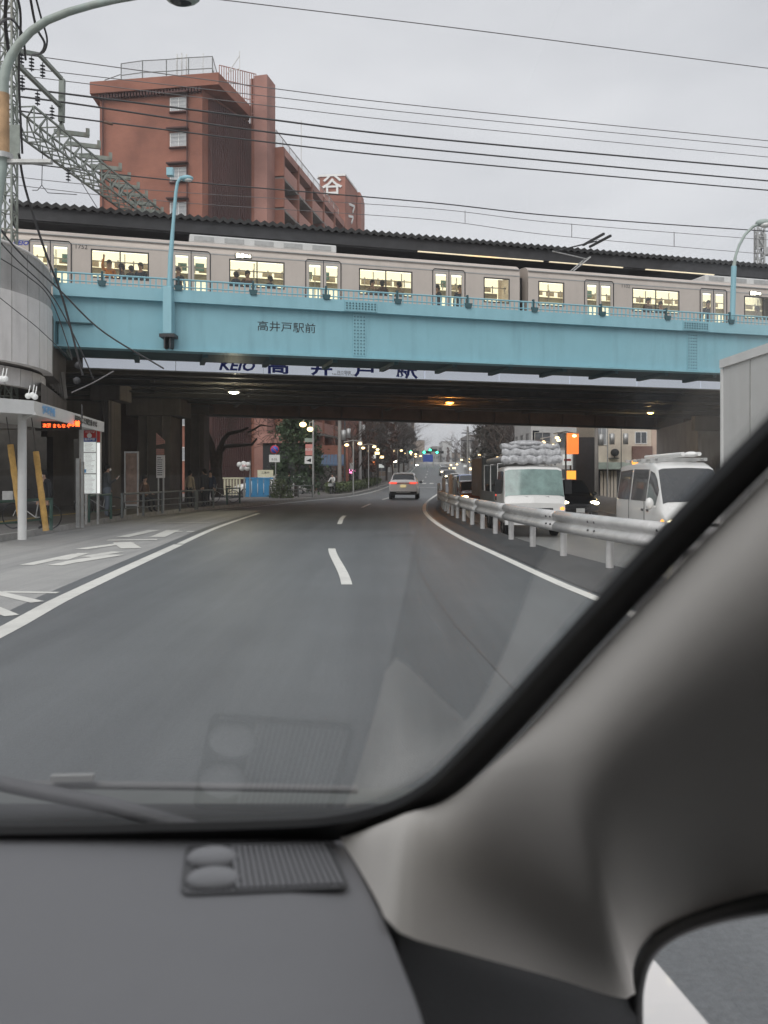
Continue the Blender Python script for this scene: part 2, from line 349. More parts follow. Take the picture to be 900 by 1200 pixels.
# ground sheet: follows the road profile everywhere
gb = MB(); rows = []
offs = [-700, -400, -250, -100, -50, -25, -14, -8, -4, -1, 0, 0.35, 0.6, 0.9, 1.2, 1.45, 3, 6, 10, 16, 30, 60, 150, 350, 700]
for Y in [-120] + YS + [1100, 1300]:
    rows.append([(Gc(Y) + w, Y, (hz(Gc(Y) + w, Y) - 0.03) if Y > -100 else -0.03) for w in offs])
gb.grid(rows, False).build('ground', M['earth'], kind='structure')
road = strip(lambda Y: Lc(Y) - 0.35, lambda Y: Gc(Y) + 0.3, 0.0, n=2).build('road', M['asphalt'], kind='structure')
opp = strip(lambda Y: Gc(Y) + 1.3, lambda Y: Gc(Y) + 8.2, -0.004, n=2).build('opposite_road', M['asphlt'], kind='structure')
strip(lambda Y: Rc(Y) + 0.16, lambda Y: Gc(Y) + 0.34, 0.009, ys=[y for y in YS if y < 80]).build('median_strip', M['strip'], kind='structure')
ys1 = [y for y in YS if y <= 36]
bay = strip(lambda Y: Kc(Y) + 0.15, lambda Y: Lc(Y) - 0.34, 0.001, ys=ys1, n=1).build('bus_bay', M['baycon'], kind='structure')
strip(lambda Y: Kc(Y) + 0.15, lambda Y: Lc(Y) - 0.34, -0.002, ys=[y for y in YS if y >= 36], n=1).build('road_shoulder', M['asphalt'], kind='structure')
pv = strip(lambda Y: Kc(Y) - 14, lambda Y: Kc(Y) - 0.0, 0.13, n=1).build('pavement', M['pave'], kind='structure')
strip(lambda Y: Gc(Y) + 8.35, lambda Y: Gc(Y) + 12.5, 0.12, n=1).build('far_pavement', M['pave'], kind='structure')
strip(lambda Y: Kc(Y) - 2.6, lambda Y: Kc(Y) - 2.3, 0.134, ys=[y for y in YS if 5 <= y <= 34]).build('tactile_strip', mat('yellow tactile paving', (.42, .32, .10), .7, var=.3, scale=6, bump=.6, bscale=25), pv)
# kerb stones, one by one where they can be told apart
ks = MB().box((0, 0, 0.06), (0.15, 0.595, 0.18)).mesh('kerb_stone', M['kerb'])
kerb = thing('kerb', None, None); kerb['kind'] = 'structure'
y = 8.0
while y < 58:
    x0, x1 = Kc(y) + 0.075, Kc(y + .6) + 0.075
    share('kerb_stone', ks, kerb, ((x0 + x1) / 2, y + .3, prof(y) + rnd.uniform(-.004, .004)), (0, 0, -math.atan2(x1 - x0, .6)), (1, math.hypot(.6, x1 - x0) / .6, 1)); y += 0.6
kb = MB()
for Y0, Y1 in zip(YS[:-1], YS[1:]):
    if Y1 <= 8 or Y0 >= 58:
        a, c = Kc(Y0) + .075, Kc(Y1) + .075
        kb.bar((a, Y0, prof(Y0) + .06), (c, Y1, prof(Y1) + .06), .15, .18)
kb.build('kerb_run', M['kerb'], kerb)
kb = MB()
for Y0, Y1 in zip(YS[:-1], YS[1:]):
    a, c = Gc(Y0) + 8.27, Gc(Y1) + 8.27
    kb.bar((a, Y0, hz(a, Y0) + .05), (c, Y1, hz(c, Y1) + .05), .15, .17)
kb.build('far_kerb', M['kerb'], kind='structure')
# painted lines (sheets 4 mm above the road)
def line(name, f, w, y0, y1, off=0.005, par=road):
    ys = [y0] + [y for y in [k * 0.5 for k in range(-120, 140)] + YS if y0 < y < y1] + [y1]; ys = sorted(set(ys))
    return strip(lambda Y: f(Y) - w / 2, lambda Y: f(Y) + w / 2, off, ys=ys).build(name, M['paint'], par)
line('edge_line', Rc, 0.16, -40, 250)
line('edge_line', lambda Y: Lc(Y), 0.22, -40, 17.6)
line('edge_line', lambda Y: Lc(Y), 0.17, 17.8, 33)
line('edge_line', lambda Y: Kc(Y) + 0.75, 0.15, 36, 240)
DT = [(-40, 1.2), (-20, 0.8), (0, 0.2), (11.2, -.52), (16.8, -1.08), (25.5, -1.40), (31, -1.50), (41, -1.0), (50, -.45), (69, 1.3), (90, 3.2), (130, 6.7), (250, 13.7), (400, 20)]
Dc = lambda Y: interp(DT, Y)
for a in [-31, -17, -3, 11.0, 25.4, 39.6, 54, 68, 82, 97, 112, 127, 142, 160, 180]:
    line('lane_dash', Dc, 0.15, a, a + 5.6)
for k in range(7):
    line('crossing_bar', lambda Y, k=k: Lc(Y) + 1.0 + k * 0.95, 0.5, 104, 107)
line('stop_line', lambda Y: Dc(Y) + 1.7, 3.0, 92, 92.5)
# bus bay markings: zigzag by the line and two painted characters
MO = [0.006]
def mark(pts, w, par=bay, off=0.006, name='painted_stroke'):
    b = MB(); MO[0] += 0.0005; off = MO[0]
    for (x0, y0), (x1, y1) in zip(pts[:-1], pts[1:]):
        d = Vector((x1 - x0, y1 - y0)); nrm = Vector((-d.y, d.x)).normalized() * w / 2
        b.add([(x0 + nrm.x, y0 + nrm.y, off), (x0 - nrm.x, y0 - nrm.y, off), (x1 - nrm.x, y1 - nrm.y, off), (x1 + nrm.x, y1 + nrm.y, off)], [(0, 1, 2, 3)])
        off += 0.0003
    return b.build(name, M['paint'], par)
def g(x, y):
    Y = H * F / (y - YH); return ((x - 450) * Y / F, Y)
mark([g(68, 695), g(2, 694)], .13); mark([g(44, 706), g(-8, 694)], .16); mark([g(14, 722), g(-10, 712)], .15)
mark([g(31, 662.5), g(92, 649.5)], .24); mark([g(64, 663), g(104, 655)], .26); mark([g(72, 656.5), g(98, 648.5)], .22); mark([g(84, 659), g(136, 650.5)], .34); mark([g(100, 653), g(138, 647)], .26)
mark([g(95, 644), g(152, 636)], .28); mark([g(126, 633.5), g(184, 632.8)], .3); mark([g(143, 636), g(154, 643)], .4)
mark([g(143, 630), g(181, 621.5)], .32); mark([g(184, 630), g(203, 621.5)], .36); mark([g(206, 623.5), g(214, 623.5)], .35); mark([g(219, 623.5), g(227, 623.5)], .35)
mark([g(184, 613.5), g(246, 612.5)], .16)
# tar seams and a worn patch on the carriageway
b = MB()
for pts in ([(.9, 5.5), (.70, 8), (.55, 12), (.60, 15), (.52, 19)],):
    for (x0, y0), (x1, y1) in zip(pts[:-1], pts[1:]): b.add([(x0 - .008, y0, .004), (x0 + .008, y0, .004), (x1 + .008, y1, .004), (x1 - .008, y1, .004)], [(0, 1, 2, 3)])
b.build('tar_seam', mat('tar', (0.10, 0.10, 0.10), 0.5), road)
# ---------------------------------------------------------------- railway bridge (local x along the track, y away from the camera)
BO, BR = Vector((-9.32, 23.0, 0)), math.atan2(0.270, 0.963)
BU, BV = Vector((math.cos(BR), math.sin(BR), 0)), Vector((-math.sin(BR), math.cos(BR), 0))
def sof(x, d):
    k = (x - 450) / F; o = BO + BV * d
    s = (k * o.y - o.x) / (BU.x - k * BU.y); return s, o.y + BU.y * s
def sz(x, y, d):
    s, Y = sof(x, d); return s, H + (YH - y) * Y / F
def bw(s, d, z): return BO + BU * s + BV * d + Vector((0, 0, z))
br = thing('railway_bridge', 'long pale blue plate girder railway bridge crossing the whole road', 'bridge', BO, BR)
SE = 44.0
MB().bb((0, 0.0, 5.22), (SE, 0.03, 6.62)).build('web_plate', M['blue'], br)
b = MB().bb((-0.05, -0.20, 6.60), (SE, 0.02, 6.96)).build('top_flange', M['bluelt'], br)
MB().bb((-0.05, -0.16, 5.17), (SE, 0.30, 5.222)).build('bottom_flange', M['blue'], br)
MB().bb((-0.10, -0.15, 5.225), (-0.002, 0.28, 6.6)).build('end_plate', M['bluelt'], br)
MB().bb((0.02, -0.11, 5.84), (1.0, -0.003, 5.88)).bb((0.05, -.09, 5.24), (.08, -.003, 5.838)).build('shelf_bracket', M['bluedk'], br)
MB().bb((0, 0.31, 5.20), (SE, 2.1, 5.30)).build('floor_plate', M['bluedk'], br)
b = MB()
for k in range(22): b.bb((k * 2 + .1, 0.32, 5.08), (k * 2 + .25, 2.1, 5.197))
b.build('floor_rib', M['bluedk'], br, kind='stuff')
MB().bb((0, 2.1, 5.45), (SE, 4.1, 5.55)).build('track_bed', M['dkgrey'], br)
# bolted splice plates
def splice(s, w=0.42):
    p = MB().bb((s - w / 2, -0.022, 5.26), (s + w / 2, -0.002, 6.57)).build('splice_plate', M['blue'], br)
    c = MB().bb((s - w * 1.25, -0.225, 6.62), (s + w * 1.25, -0.203, 6.94)).build('flange_splice', M['blue'], br)
    b = MB()
    for i in range(4):
        for j in range(12):
            b.lathe([(0.019, -0.045), (0.019, -0.02)], (s - .15 + i * .1, 0, 5.33 + j * .105), 'Y', 6); b.lathe([(0, -.045), (.019, -.045)], (s - .15 + i * .1, 0, 5.33 + j * .105), 'Y', 6)
    b.build('bolt_rows', M['bluedk'], p, kind='stuff')
    b = MB()
    for i in range(10):
        for j in range(3): b.box((s - .45 + i * .1, -.235, 6.7 + j * .08), (.035, .03, .035))
    b.build('bolt_rows', M['bluedk'], c, kind='stuff')
s1, _ = sof(421, 0); s2, _ = sof(811, 0)
splice(s1); splice(s2); splice(s2 + (s2 - s1) * .72)
# low parapet railing
MB().tube([(-0.1, -0.12, 7.27), (SE, -0.12, 7.27)], 0.028, 6).build('top_rail', M['bluelt'], br)
MB().tube([(-0.1, -0.12, 7.05), (SE, -0.12, 7.05)], 0.02, 6).build('lower_rail', M['blue'], br)
b = MB(); k = 0
while k * .16 < SE: b.bb((k * .16, -.13, 6.965), (k * .16 + .05, -.11, 7.26)); k += 1
b.build('railing_pickets', M['bluelt'], br, kind='stuff')
pm = MB().bb((-.03, -.16, 6.965), (.03, -.08, 7.36)).add([(-.13, -.25, 7.08), (.13, -.25, 7.08), (.09, -.25, 6.93), (-.09, -.25, 6.93), (-.13, -.205, 7.08), (.13, -.205, 7.08), (.09, -.205, 6.93), (-.09, -.205, 6.93)],
    [(0, 3, 2, 1), (4, 5, 6, 7), (0, 1, 5, 4), (1, 2, 6, 5), (2, 3, 7, 6), (3, 0, 4, 7)]).mesh('railing_post', M['bluedk'])
for x in (66, 120, 209, 296, 381, 464, 546, 623, 702, 778, 852, 925):
    share('railing_post', pm, br, (sof(x, 0)[0], 0, 0))
# painted lettering
s, z = sz(336, 385, 0)
text('高井戸駅前', 'lettering', 0.325, M['ink'], br, (s, -0.006, z + 0.02), ext=.001, xs=1.12)
# dripping cable conduit, second girder behind the first track, with the white station sign on it
MB().bb((-2, 4.12, 5.16), (SE, 4.16, 6.6)).build('back_girder', M['under'], br)

sg = thing('station_name_sign', 'long white sign board with navy letters half hidden under the blue girder', 'sign', BO, BR)
i = 0; a = 0.4
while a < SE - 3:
    share('sign_panel', bpy.data.meshes.get('sign_panel_m') or MB().bb((0, 4.04, 5.13), (2.985, 4.08, 5.93)).mesh('sign_panel_m', glow('sign panel with added glow', (.74, .78, .88), .36)), sg, (a, 0, 0)); a += 3.0  # weak glow added to the panels so the sign reads bright
MB().bb((0.3, 4.03, 5.09), (SE - 2, 4.10, 5.127)).build('frame_rail', M['galv'], sg)
for tx, ch, sz_, sh in ((277, 'KEIO', .48, .25), (326, '高', .60, 0), (377, '井', .60, 0), (428, '戸', .60, 0), (477, '駅', .60, 0)):
    s, _ = sof(tx, 4.03)
    text(ch, 'letter', sz_, M['navy'], sg, (s, 4.036, 5.38 if ch != 'KEIO' else 5.36), xs=1.4 if ch != 'KEIO' else 1.15, shear=sh, bold=0.016)
s, _ = sof(403, 4.03); text('井の頭線', 'small_letter', .13, M['dkgrey'], sg, (s, 4.036, 5.27)); text('TAKAIDO STATION', 'small_letter', .10, M['dkgrey'], sg, (s, 4.036, 5.19))

# ---------------------------------------------------------------- viaduct over the road behind the bridge (platforms above)
va = thing('station_viaduct', 'dark steel station deck with rusty cross girders over the road', 'viaduct', BO, BR)
MB().add([(-14, 5.2, 5.72), (SE + 12, 5.2, 5.72), (SE + 12, 27.5, 5.72), (-14, 21.0, 5.72), (-14, 5.2, 6.3), (SE + 12, 5.2, 6.3), (SE + 12, 27.5, 6.3), (-14, 21.0, 6.3)],
    [(0, 3, 2, 1), (4, 5, 6, 7), (0, 1, 5, 4), (1, 2, 6, 5), (2, 3, 7, 6), (3, 0, 4, 7)]).build('deck_slab', M['under'], va)
for i, (d, zb, m_) in enumerate(((5.6, 5.12, 'under'), (7.6, 5.25, 'under'), (9.4, 5.16, 'under'), (11.8, 5.30, 'under'), (14.2, 5.20, 'under'), (16.6, 5.25, 'under'))):
    MB().bb((-12, d, zb + .03), (SE + 10, d + .03, 5.71)).bb((-12, d - .17, zb), (SE + 10, d + .2, zb + .028)).build('cross_girder', M[m_], va)
ang = math.atan2(7, 56)
g2 = MB().bb((-14, -.02, 4.98), (SE + 14, .02, 5.70)).build('end_girder', M['brown'], va, (0, 20.6, 0), ang)
MB().bb((-14, -.25, 4.86), (SE + 14, .3, 4.975)).build('girder_flange', M['dkgrey'], g2)
st = MB().bb((-.015, -.2, 4.98), (.015, -.025, 5.69)).mesh('stiffener', M['brown'])
for k in range(20): share('stiffener', st, g2, (-10 + k * 2.6, 0, 0))
ws = MB().bb((-.1, 5.8, 5.32), (.1, 20.3, 5.56)).mesh('stringer', M['under'])
for k in range(12): share('stringer', ws, va, (-6 + k * 4.3, 0, 0))
b = MB()
for k in range(5): b.tube([(-8, 6.4 + k * 2.3, 5.08), (SE, 6.4 + k * 2.3, 5.12)], .04, 6)
b.build('conduit', M['dkgrey'], va)
# lamps hanging under the deck
def under_lamp(x, y, d, m_, col, watt, label):
    s, z = sz(x, y, d); t = thing('under_bridge_lamp', label, 'lamp', bw(s, d, z), BR, 'lamps under the bridge')
    MB().box((0, 0, .06), (.5, .22, .08)).bar((0, 0, .1), (0, 0, max(.12, 5.3 - z)), .04).build('housing', M['dkgrey'], t)
    MB().ball((0, 0, .0), .1, (2.0, 1, .5)).build('lamp_lens', M[m_], t)
    ld = bpy.data.lights.new('under_lamp_light', 'POINT'); ld.energy = watt; ld.color = col; ld.shadow_soft_size = .15
    lo = bpy.data.objects.new('lamp_light', ld); COL.objects.link(lo); lo.parent = t; lo.location = (0, -.05, -.12)
under_lamp(274, 460, 8.6, 'g_white', (1, .9, .65), 160, 'small white lamp under the dark deck at the left')
under_lamp(527, 472, 13.2, 'g_org', (1, .38, .08), 150, 'bright orange lamp under the middle of the dark deck')
under_lamp(762, 484, 14.5, 'g_warm', (1, .7, .3), 110, 'warm yellow lamp under the right end of the dark deck')

# left side piers and walls that carry the deck
def pier(x0, x1, Y, dep, ztop, m_, label, zcap=None, capw=0.5):
    X0, X1 = (x0 - 450) * Y / F, (x1 - 450) * Y / F
    t = thing('concrete_pier', label, 'pier', ((X0 + X1) / 2, Y, 0)); w = X1 - X0
    MB().bb((-w / 2, 0, 0.1), (w / 2, dep, ztop)).build('shaft', M[m_], t, bevel=.06)
    if zcap: MB().bb((-w / 2 - capw, -.15, ztop + .002), (w / 2 + capw, dep + .15, zcap)).build('pier_cap', M[m_], t, bevel=.05)
    b = MB()
    for q in (-.2, .25): b.tube([(w * q, -.05, .15), (w * q, -.05, ztop)], .05, 6)
    b.build('drain_pipe', M['concdk'], t)
    return t
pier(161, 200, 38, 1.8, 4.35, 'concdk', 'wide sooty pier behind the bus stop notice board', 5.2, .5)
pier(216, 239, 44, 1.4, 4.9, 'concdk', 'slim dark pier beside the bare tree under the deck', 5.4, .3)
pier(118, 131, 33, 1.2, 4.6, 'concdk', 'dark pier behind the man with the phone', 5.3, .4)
# arcade wall further left
aw = thing('arcade_wall', 'dark brownish wall with arched openings under the station', 'wall', (0, 0, 0))
def arch_wall(P, Q, z1, arches, th=.4):
    P, Q = Vector(P), Vector(Q); L = (Q - P).length; u_ = (Q - P) / L; n_ = Vector((-u_.y, u_.x)); b = MB()
    def pt(a, z, k): q = P + u_ * a + n_ * k * th; return (q.x, q.y, z)
    xs = 0.0
    def slab(a, c, z0, z1_): b.add([pt(a, z0, 0), pt(c, z0, 0), pt(c, z1_, 0), pt(a, z1_, 0), pt(a, z0, 1), pt(c, z0, 1), pt(c, z1_, 1), pt(a, z1_, 1)], [(0, 1, 2, 3), (7, 6, 5, 4), (0, 4, 5, 1), (1, 5, 6, 2), (2, 6, 7, 3), (3, 7, 4, 0)])
    for (a, c, hs) in arches:
        slab(xs, a, .1, z1); n = 10; r = (c - a) / 2
        for i in range(n):
            a0, a1 = a + (c - a) * i / n, a + (c - a) * (i + 1) / n
            zz = hs + math.sqrt(max(0, r * r - ((a0 + a1) / 2 - a - r) ** 2)) * .6
            slab(a0, a1, zz, z1)
        xs = c
    slab(xs, L, .1, z1); return b
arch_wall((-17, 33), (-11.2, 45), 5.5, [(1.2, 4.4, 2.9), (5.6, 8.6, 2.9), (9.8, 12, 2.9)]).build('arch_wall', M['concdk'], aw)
tag(MB().bb((-26, 47, 0.1), (-12.2, 47.4, 5.6)).bb((-26.4, 22, .1), (-26, 47.4, 6)).build('daylight_blocking_wall', M['under']), 'dark wall closing the space under the left deck', 'wall')  # walls added to shut daylight out and keep this space dark
tag(MB().bb((-25.9, 26.5, .14), (-25.2, 27, .5)).bb((-24, 27, 0.1), (-13.2, 27.3, 3.9)).build('hoarding', M['teal']), 'dark teal wall behind the bus shelter', 'wall')
# right side abutment beyond the van
t = thing('bridge_abutment', 'grey concrete abutment at the right end of the deck', 'abutment', (0, 0, 0))
MB().prism([(18.2, 47), (26, 49), (27, 60), (19.5, 58)], -.2, 4.9).build('abutment_wall', M['conc'], t)
MB().prism([(17.9, 46.7), (26.2, 48.7), (26.2, 49.2), (17.9, 47.2)], 4.2, 5.0).build('bearing_beam', M['concdk'], t)

# ---------------------------------------------------------------- platform canopy
cn = thing('platform_canopy', 'long dark corrugated platform canopy roof above the train', 'canopy', BO, BR)
s0 = sof(14, 6)[0]
pitch = .30
def corr(s0, L, d0, d1, zf, amp=.05, th=.012):
    n = int(L / pitch * 4); rows = []
    for d, dz in ((d0, 0), (d1, .35)):
        rows.append([(s0 + L * k / n, d, zf(s0 + L * k / n) + dz + amp * math.cos(2 * math.pi * (L * k / n) / pitch)) for k in range(n + 1)])
    b = MB().grid(rows, False)
    r2 = [[(p[0], p[1], p[2] - .14) for p in rows[0]], rows[0]]
    return b.grid(r2, False)
a = s0
while a < 50:
    corr(a, 3.0, 5.4, 10.5, lambda s: 10.93).build('roof_sheet', M['canopy'], cn); a += 3.0
ex = 50 - s0
MB().bb((s0, 5.55, 10.35), (50, 5.62, 10.80)).build('fascia_board', M['dkgrey'], cn)
MB().bb((s0, 5.63, 10.30), (50, 10.4, 10.36)).build('ceiling', M['dkgrey'], cn)
tb = MB().bb((0, 5.64, 10.14), (3.4, 5.7, 10.18)).mesh('tube_light', glow('platform strip light', (1, .85, .6), .3))
for x in (487, 542, 752, 640): share('tube_light', tb, cn, (sof(x, 5.7)[0], -.25, .12))
pmh = MB().bb((-.09, 7.8, 6.3), (.09, 8.0, 10.3)).mesh('canopy_post', M['dkgrey'])
for k in range(9): share('canopy_post', pmh, cn, (1 + k * 5.0, 0, 0))
tag(MB().bb((-13, 5.9, 6.31), (50, 11.5, 6.75)).build('station_platform', M['conc'], loc=BO, rz=BR), 'concrete station platform hidden behind the train', 'platform')
tag(MB().bb((-13, 10.6, 6.76), (50, 10.75, 10.2)).build('platform_screen', M['dkgrey'], loc=BO, rz=BR), 'dark screen wall along the back of the platform', 'wall')

# ---------------------------------------------------------------- trains (side plane at d = 2.9)
TD, ZR, ZF_ = 2.9, 9.36, 6.15
def train_car(s0, s1, doors, wins, sign, label, numt, numx, logo=None, wide=None):
    t = thing('train_carriage', label, 'train', BO, BR, 'two coupled train carriages on the bridge')
    # body shell with real openings: split the side into columns
    ops = [(c - .50, c - .10, 7.62, 8.80, 'd') for c in doors] + [(c + .10, c + .50, 7.62, 8.80, 'd') for c in doors] + [(a, c, 7.92, 8.76, 'w') for a, c in wins]
    ops.sort(); b = MB(); x = s0; d0, d1 = TD, TD + .05
    for (a, c, zl, zh, k) in ops:
        b.bb((x, d0, ZF_), (a, d1, 8.95)); b.bb((a, d0, ZF_), (c, d1, zl)); b.bb((a, d0, zh), (c, d1, 8.95)); x = c
    b.bb((x, d0, ZF_), (s1, d1, 8.95))
    prof_ = [(TD, 8.95), (TD + .02, 9.1), (TD + .10, 9.24), (TD + .28, 9.34), (TD + .6, 9.38), (TD + 1.4, 9.4), (TD + 2.2, 9.37), (TD + 2.5, 9.3), (TD + 2.72, 9.18), (TD + 2.78, 9.0), (TD + 2.78, ZF_)]
    b.grid([[(s0, p[0], p[1]) for p in prof_], [(s1, p[0], p[1]) for p in prof_]][::-1])
    for s in (s0, s1): b.add([(s, p[0], p[1]) for p in prof_] + [(s, TD, ZF_)], [tuple(range(len(prof_) + 1))])
    b.build('body_shell', M['steel'], t)
    MB().bb((s0, TD - .012, 8.90), (s1, TD - .002, 8.93)).bb((s0, TD - .012, 7.50), (s1, TD - .002, 7.53)).bb((s0, TD - .03, 9.14), (s1, TD + .03, 9.165)).build('body_rib', M['galv'], t)
    MB().bb((s0 + .1, TD + 1.75, 6.3), (s1 - .1, TD + 1.78, 9.2)).build('lit_interior', M['g_in'], t)
    # ceiling lights, straps, ads
    b = MB()
    for k in range(int((s1 - s0) / .5)): b.bb((s0 + .3 + k * .5, TD + .9, 8.45), (s0 + .34 + k * .5, TD + .93, 8.72))
    b.build('hanging_straps', M['panel'], t, kind='stuff')
    ad = MB().bb((0, TD + 1.70, 8.72), (.30, TD + 1.74, 8.98)).mesh('poster', mat('poster green', (.14, .28, .25), .6))
    for c in doors:
        share('poster', ad, t, (c - .38, 0, 0)); share('poster', ad, t, (c + .20, -.3, -.05))
    ads = bpy.data.meshes.get('card_m') or MB().bb((0, TD + 1.5, 8.62), (.34, TD + 1.52, 8.80)).mesh('card_m', mat('advert card', (.5, .42, .3), .7, var=.5, scale=3))
    x = s0 + .5
    while x < s1 - .6: share('advert_card', ads, t, (x, 0, rnd.uniform(-.02, .03))); x += rnd.choice([.42, .5, .9])
    b = MB()
    for k in range(int((s1 - s0) / 1.1)): b.bb((s0 + .5 + k * 1.1, TD + 1.55, 7.2), (s0 + .53 + k * 1.1, TD + 1.58, 9.1))
    b.build('grab_poles', M['galv'], t, kind='stuff')
    MB().bb((s0 + .2, TD + 1.6, 8.42), (s1 - .2, TD + 1.7, 8.60)).build('far_window_band', mat('far window band', (.3, .28, .2), .5, var=.5, scale=1.5), t)
    MB().bb((s0 + .2, TD + .8, 9.02), (s1 - .2, TD + 1.1, 9.06)).build('ceiling_tube', glow('ceiling tube', (1, .97, .85), 1.6), t)
    b = MB(); b.bb((s0 + .2, TD + .75, 8.60), (s1 - .2, TD + .79, 8.63)).build('luggage_rail', M['galv'], t)
    seat = mat('seat back ' + label[:5], (.25, .13, .10), .8)
    for a, c in wins: MB().bb((a - .2, TD + 1.2, 7.2), (c + .2, TD + 1.4, 7.95)).build('seat_row', seat, t)
    for c in doors:
        dr = MB().tube([(c - .62, TD - .012, 7.35), (c - .62, TD - .012, 8.90), (c - .55, TD - .012, 8.97), (c + .55, TD - .012, 8.97), (c + .62, TD - .012, 8.90), (c + .62, TD - .012, 7.35)], .018, 5).bb((c - .012, TD - .014, 7.3), (c + .012, TD - .002, 8.95)).build('door_frame', M['dkgrey'], t)
        for k in (-1, 1):
            q = c + k * .30
            MB().bb((q - .22, TD - .008, 7.58), (q - .202, TD + .02, 8.84)).bb((q + .202, TD - .008, 7.58), (q + .22, TD + .02, 8.84)).bb((q - .20, TD - .008, 8.80), (q + .20, TD + .02, 8.83)).build('pane_frame', M['galv'], dr)
            MB().bb((q - .2, TD + .03, 7.62), (q + .2, TD + .036, 8.8)).build('door_pane', M['winglass'], dr)
    for a, c in wins:
        w = MB().bb((a - .04, TD - .01, 7.88), (c + .04, TD + .0, 7.918)).bb((a - .04, TD - .01, 8.762), (c + .04, TD, 8.80)).bb((a - .04, TD - .01, 7.92), (a - .002, TD, 8.76)).bb((c + .002, TD - .01, 7.92), (c + .04, TD, 8.76))
        if c - a > 1.2: w.bb(((a + c) / 2 - .02, TD + .01, 7.92), ((a + c) / 2 + .02, TD + .03, 8.76))
        w = w.build('window_frame', M['dkgrey'], t)
        MB().bb((a, TD + .034, 7.92), (c, TD + .04, 8.76)).build('window_pane', M['winglass'], w)
    if sign:
        q = MB().bb((sign - .28, TD - .02, 8.80 + .03), (sign + .28, TD - .002, 8.99)).build('destination_sign', M['black'], t)
        text('各停', 'led_text', .15, M['g_white'], q, (sign - .10, TD - .024, 8.91), bold=.003); text('渋谷', 'led_text', .10, M['g_white'], q, (sign + .16, TD - .024, 8.91), bold=.002)
    text(numt, 'car_number', .2, M['dkgrey'], t, (numx, TD - .004, 8.83), ext=.001)
    if logo: text('KEIO', 'logo_letters', .2, M['navy'], t, (logo, TD - .004, 8.82), ext=.001, shear=.3, bold=.006)
    return t
gm = bpy.data.materials.new('thin window glass'); gm.use_nodes = True
gn, gl = gm.node_tree.nodes, gm.node_tree.links; gn.clear()
go = gn.new('ShaderNodeOutputMaterial'); ga = gn.new('ShaderNodeBsdfTransparent'); gg = gn.new('ShaderNodeBsdfGlossy'); gg.inputs['Roughness'].default_value = .03
gx = gn.new('ShaderNodeMixShader'); gf = gn.new('ShaderNodeFresnel'); gf.inputs[0].default_value = 1.5; ga.inputs[0].default_value = (.93, .93, .9, 1)
gl.new(gf.outputs[0], gx.inputs[0]); gl.new(ga.outputs[0], gx.inputs[1]); gl.new(gg.outputs[0], gx.inputs[2]); gl.new(gx.outputs[0], go.inputs[0]); M['winglass'] = gm
S = lambda x: sof(x, TD)[0]
c1 = train_car(-4.3, S(609), [S(59), S(224), S(379), S(526)], [(-3.6, -1.9), (S(108), S(173)), (S(270), S(332)), (S(422), S(482)), (S(568), S(596))], S(285), 'pale steel commuter train carriage on the left, its windows lit yellow', '1752', S(95), S(24))
c2 = train_car(S(619), S(619) + 20, [S(702), S(836), S(836) + 4.6, S(836) + 9.2], [(S(632), S(660)), (S(742), S(795)), (S(873), S(873) + 1.8), (S(836) + 6.2, S(836) + 7.9)], S(885), 'second pale steel train carriage behind the gap, at the right', '1102', S(733))
MB().bb((S(609) + .02, TD + .5, 6.5), (S(619) - .02, TD + 2.2, 9.0)).build('gangway', M['black'], c1)
def aircon(t, a, c, m_='white'):
    q = MB().bb((a, TD + .45, 9.38), (c, TD + 2.3, 9.66)).build('roof_unit', M[m_], t, bevel=.04)
    n = max(2, int((c - a) / .9))
    for k in range(n): MB().bb((a + .15 + k * (c - a) / n, TD + .435, 9.44), (a + (k + .8) * (c - a) / n, TD + .448, 9.60)).build('vent_panel', M['galv'], q)
aircon(c1, sof(222, 3.4)[0], sof(394, 3.4)[0]); aircon(c2, sof(826, 3.4)[0], sof(930, 3.4)[0])
# pantograph
def panto(s, lab):
    t = thing('pantograph', lab, 'pantograph', bw(s, 4.2, 9.4), BR)
    MB().tube([(-.9, -.3, .1), (-.1, -.3, .75)], .03, 6).tube([(-.9, .3, .1), (-.1, .3, .75)], .03, 6).tube([(-.1, 0, .75), (-1.6, 0, .95)], .025, 6).tube([(-.1, -.3, .75), (-.1, .3, .75)], .03, 6).build('arm', M['galv'], t)
    MB().bar((.2, -.8, 1.55), (.2, .8, 1.55), .08).bar((.5, -.8, 1.5), (.5, .8, 1.5), .08).tube([(-1.5, 0, .95), (.35, 0, 1.5)], .03, 6).build('collector_head', M['dkgrey'], t)
    MB().bb((-1.3, -.5, 0), (.2, .5, .1)).build('base_frame', M['dkgrey'], t)
panto(sof(690, 4.2)[0], 'raised pantograph above the canopy on the right carriage')

# people inside and along the track edge are built further down
# ---------------------------------------------------------------- lamps on the bridge
def bridge_lamp(x, pts_px, d, label, head, m_, pm_):
    s, Y = sof(x, d); base = Vector((0, 0, 0)); t = thing('street_lamp', label, 'street lamp', bw(s, d, 0), 0)
    P = [px(a, y_, Y) - bw(s, d, 0) for a, y_ in pts_px]
    MB().tube(P, [.075] * 2 + [.05] * (len(P) - 2), 8).build('pole', M[pm_], t)
    return t, P, Y
t, P, Y = bridge_lamp(197, [(197, 386), (200, 300), (203, 262), (206, 226), (208, 214), (212, 208), (217, 209)], -.32, 'pale blue street lamp fixed to the left part of the blue girder', 0, 'blue', 'bluelt')
MB().ball(P[-1] + Vector((.05, 0, 0)), .16, (1.2, .8, .55)).build('lamp_head', M['bluelt'], t)
MB().ball(P[-1] + Vector((.09, -.02, -.05)), .11, (1.1, .8, .5)).build('lens', M['wht'], t)
z0 = P[0].z
MB().bb((-.13, -.12, 5.62), (.13, .30, 6.98)).build('mounting_post', M['bluelt'], t, bevel=.02)
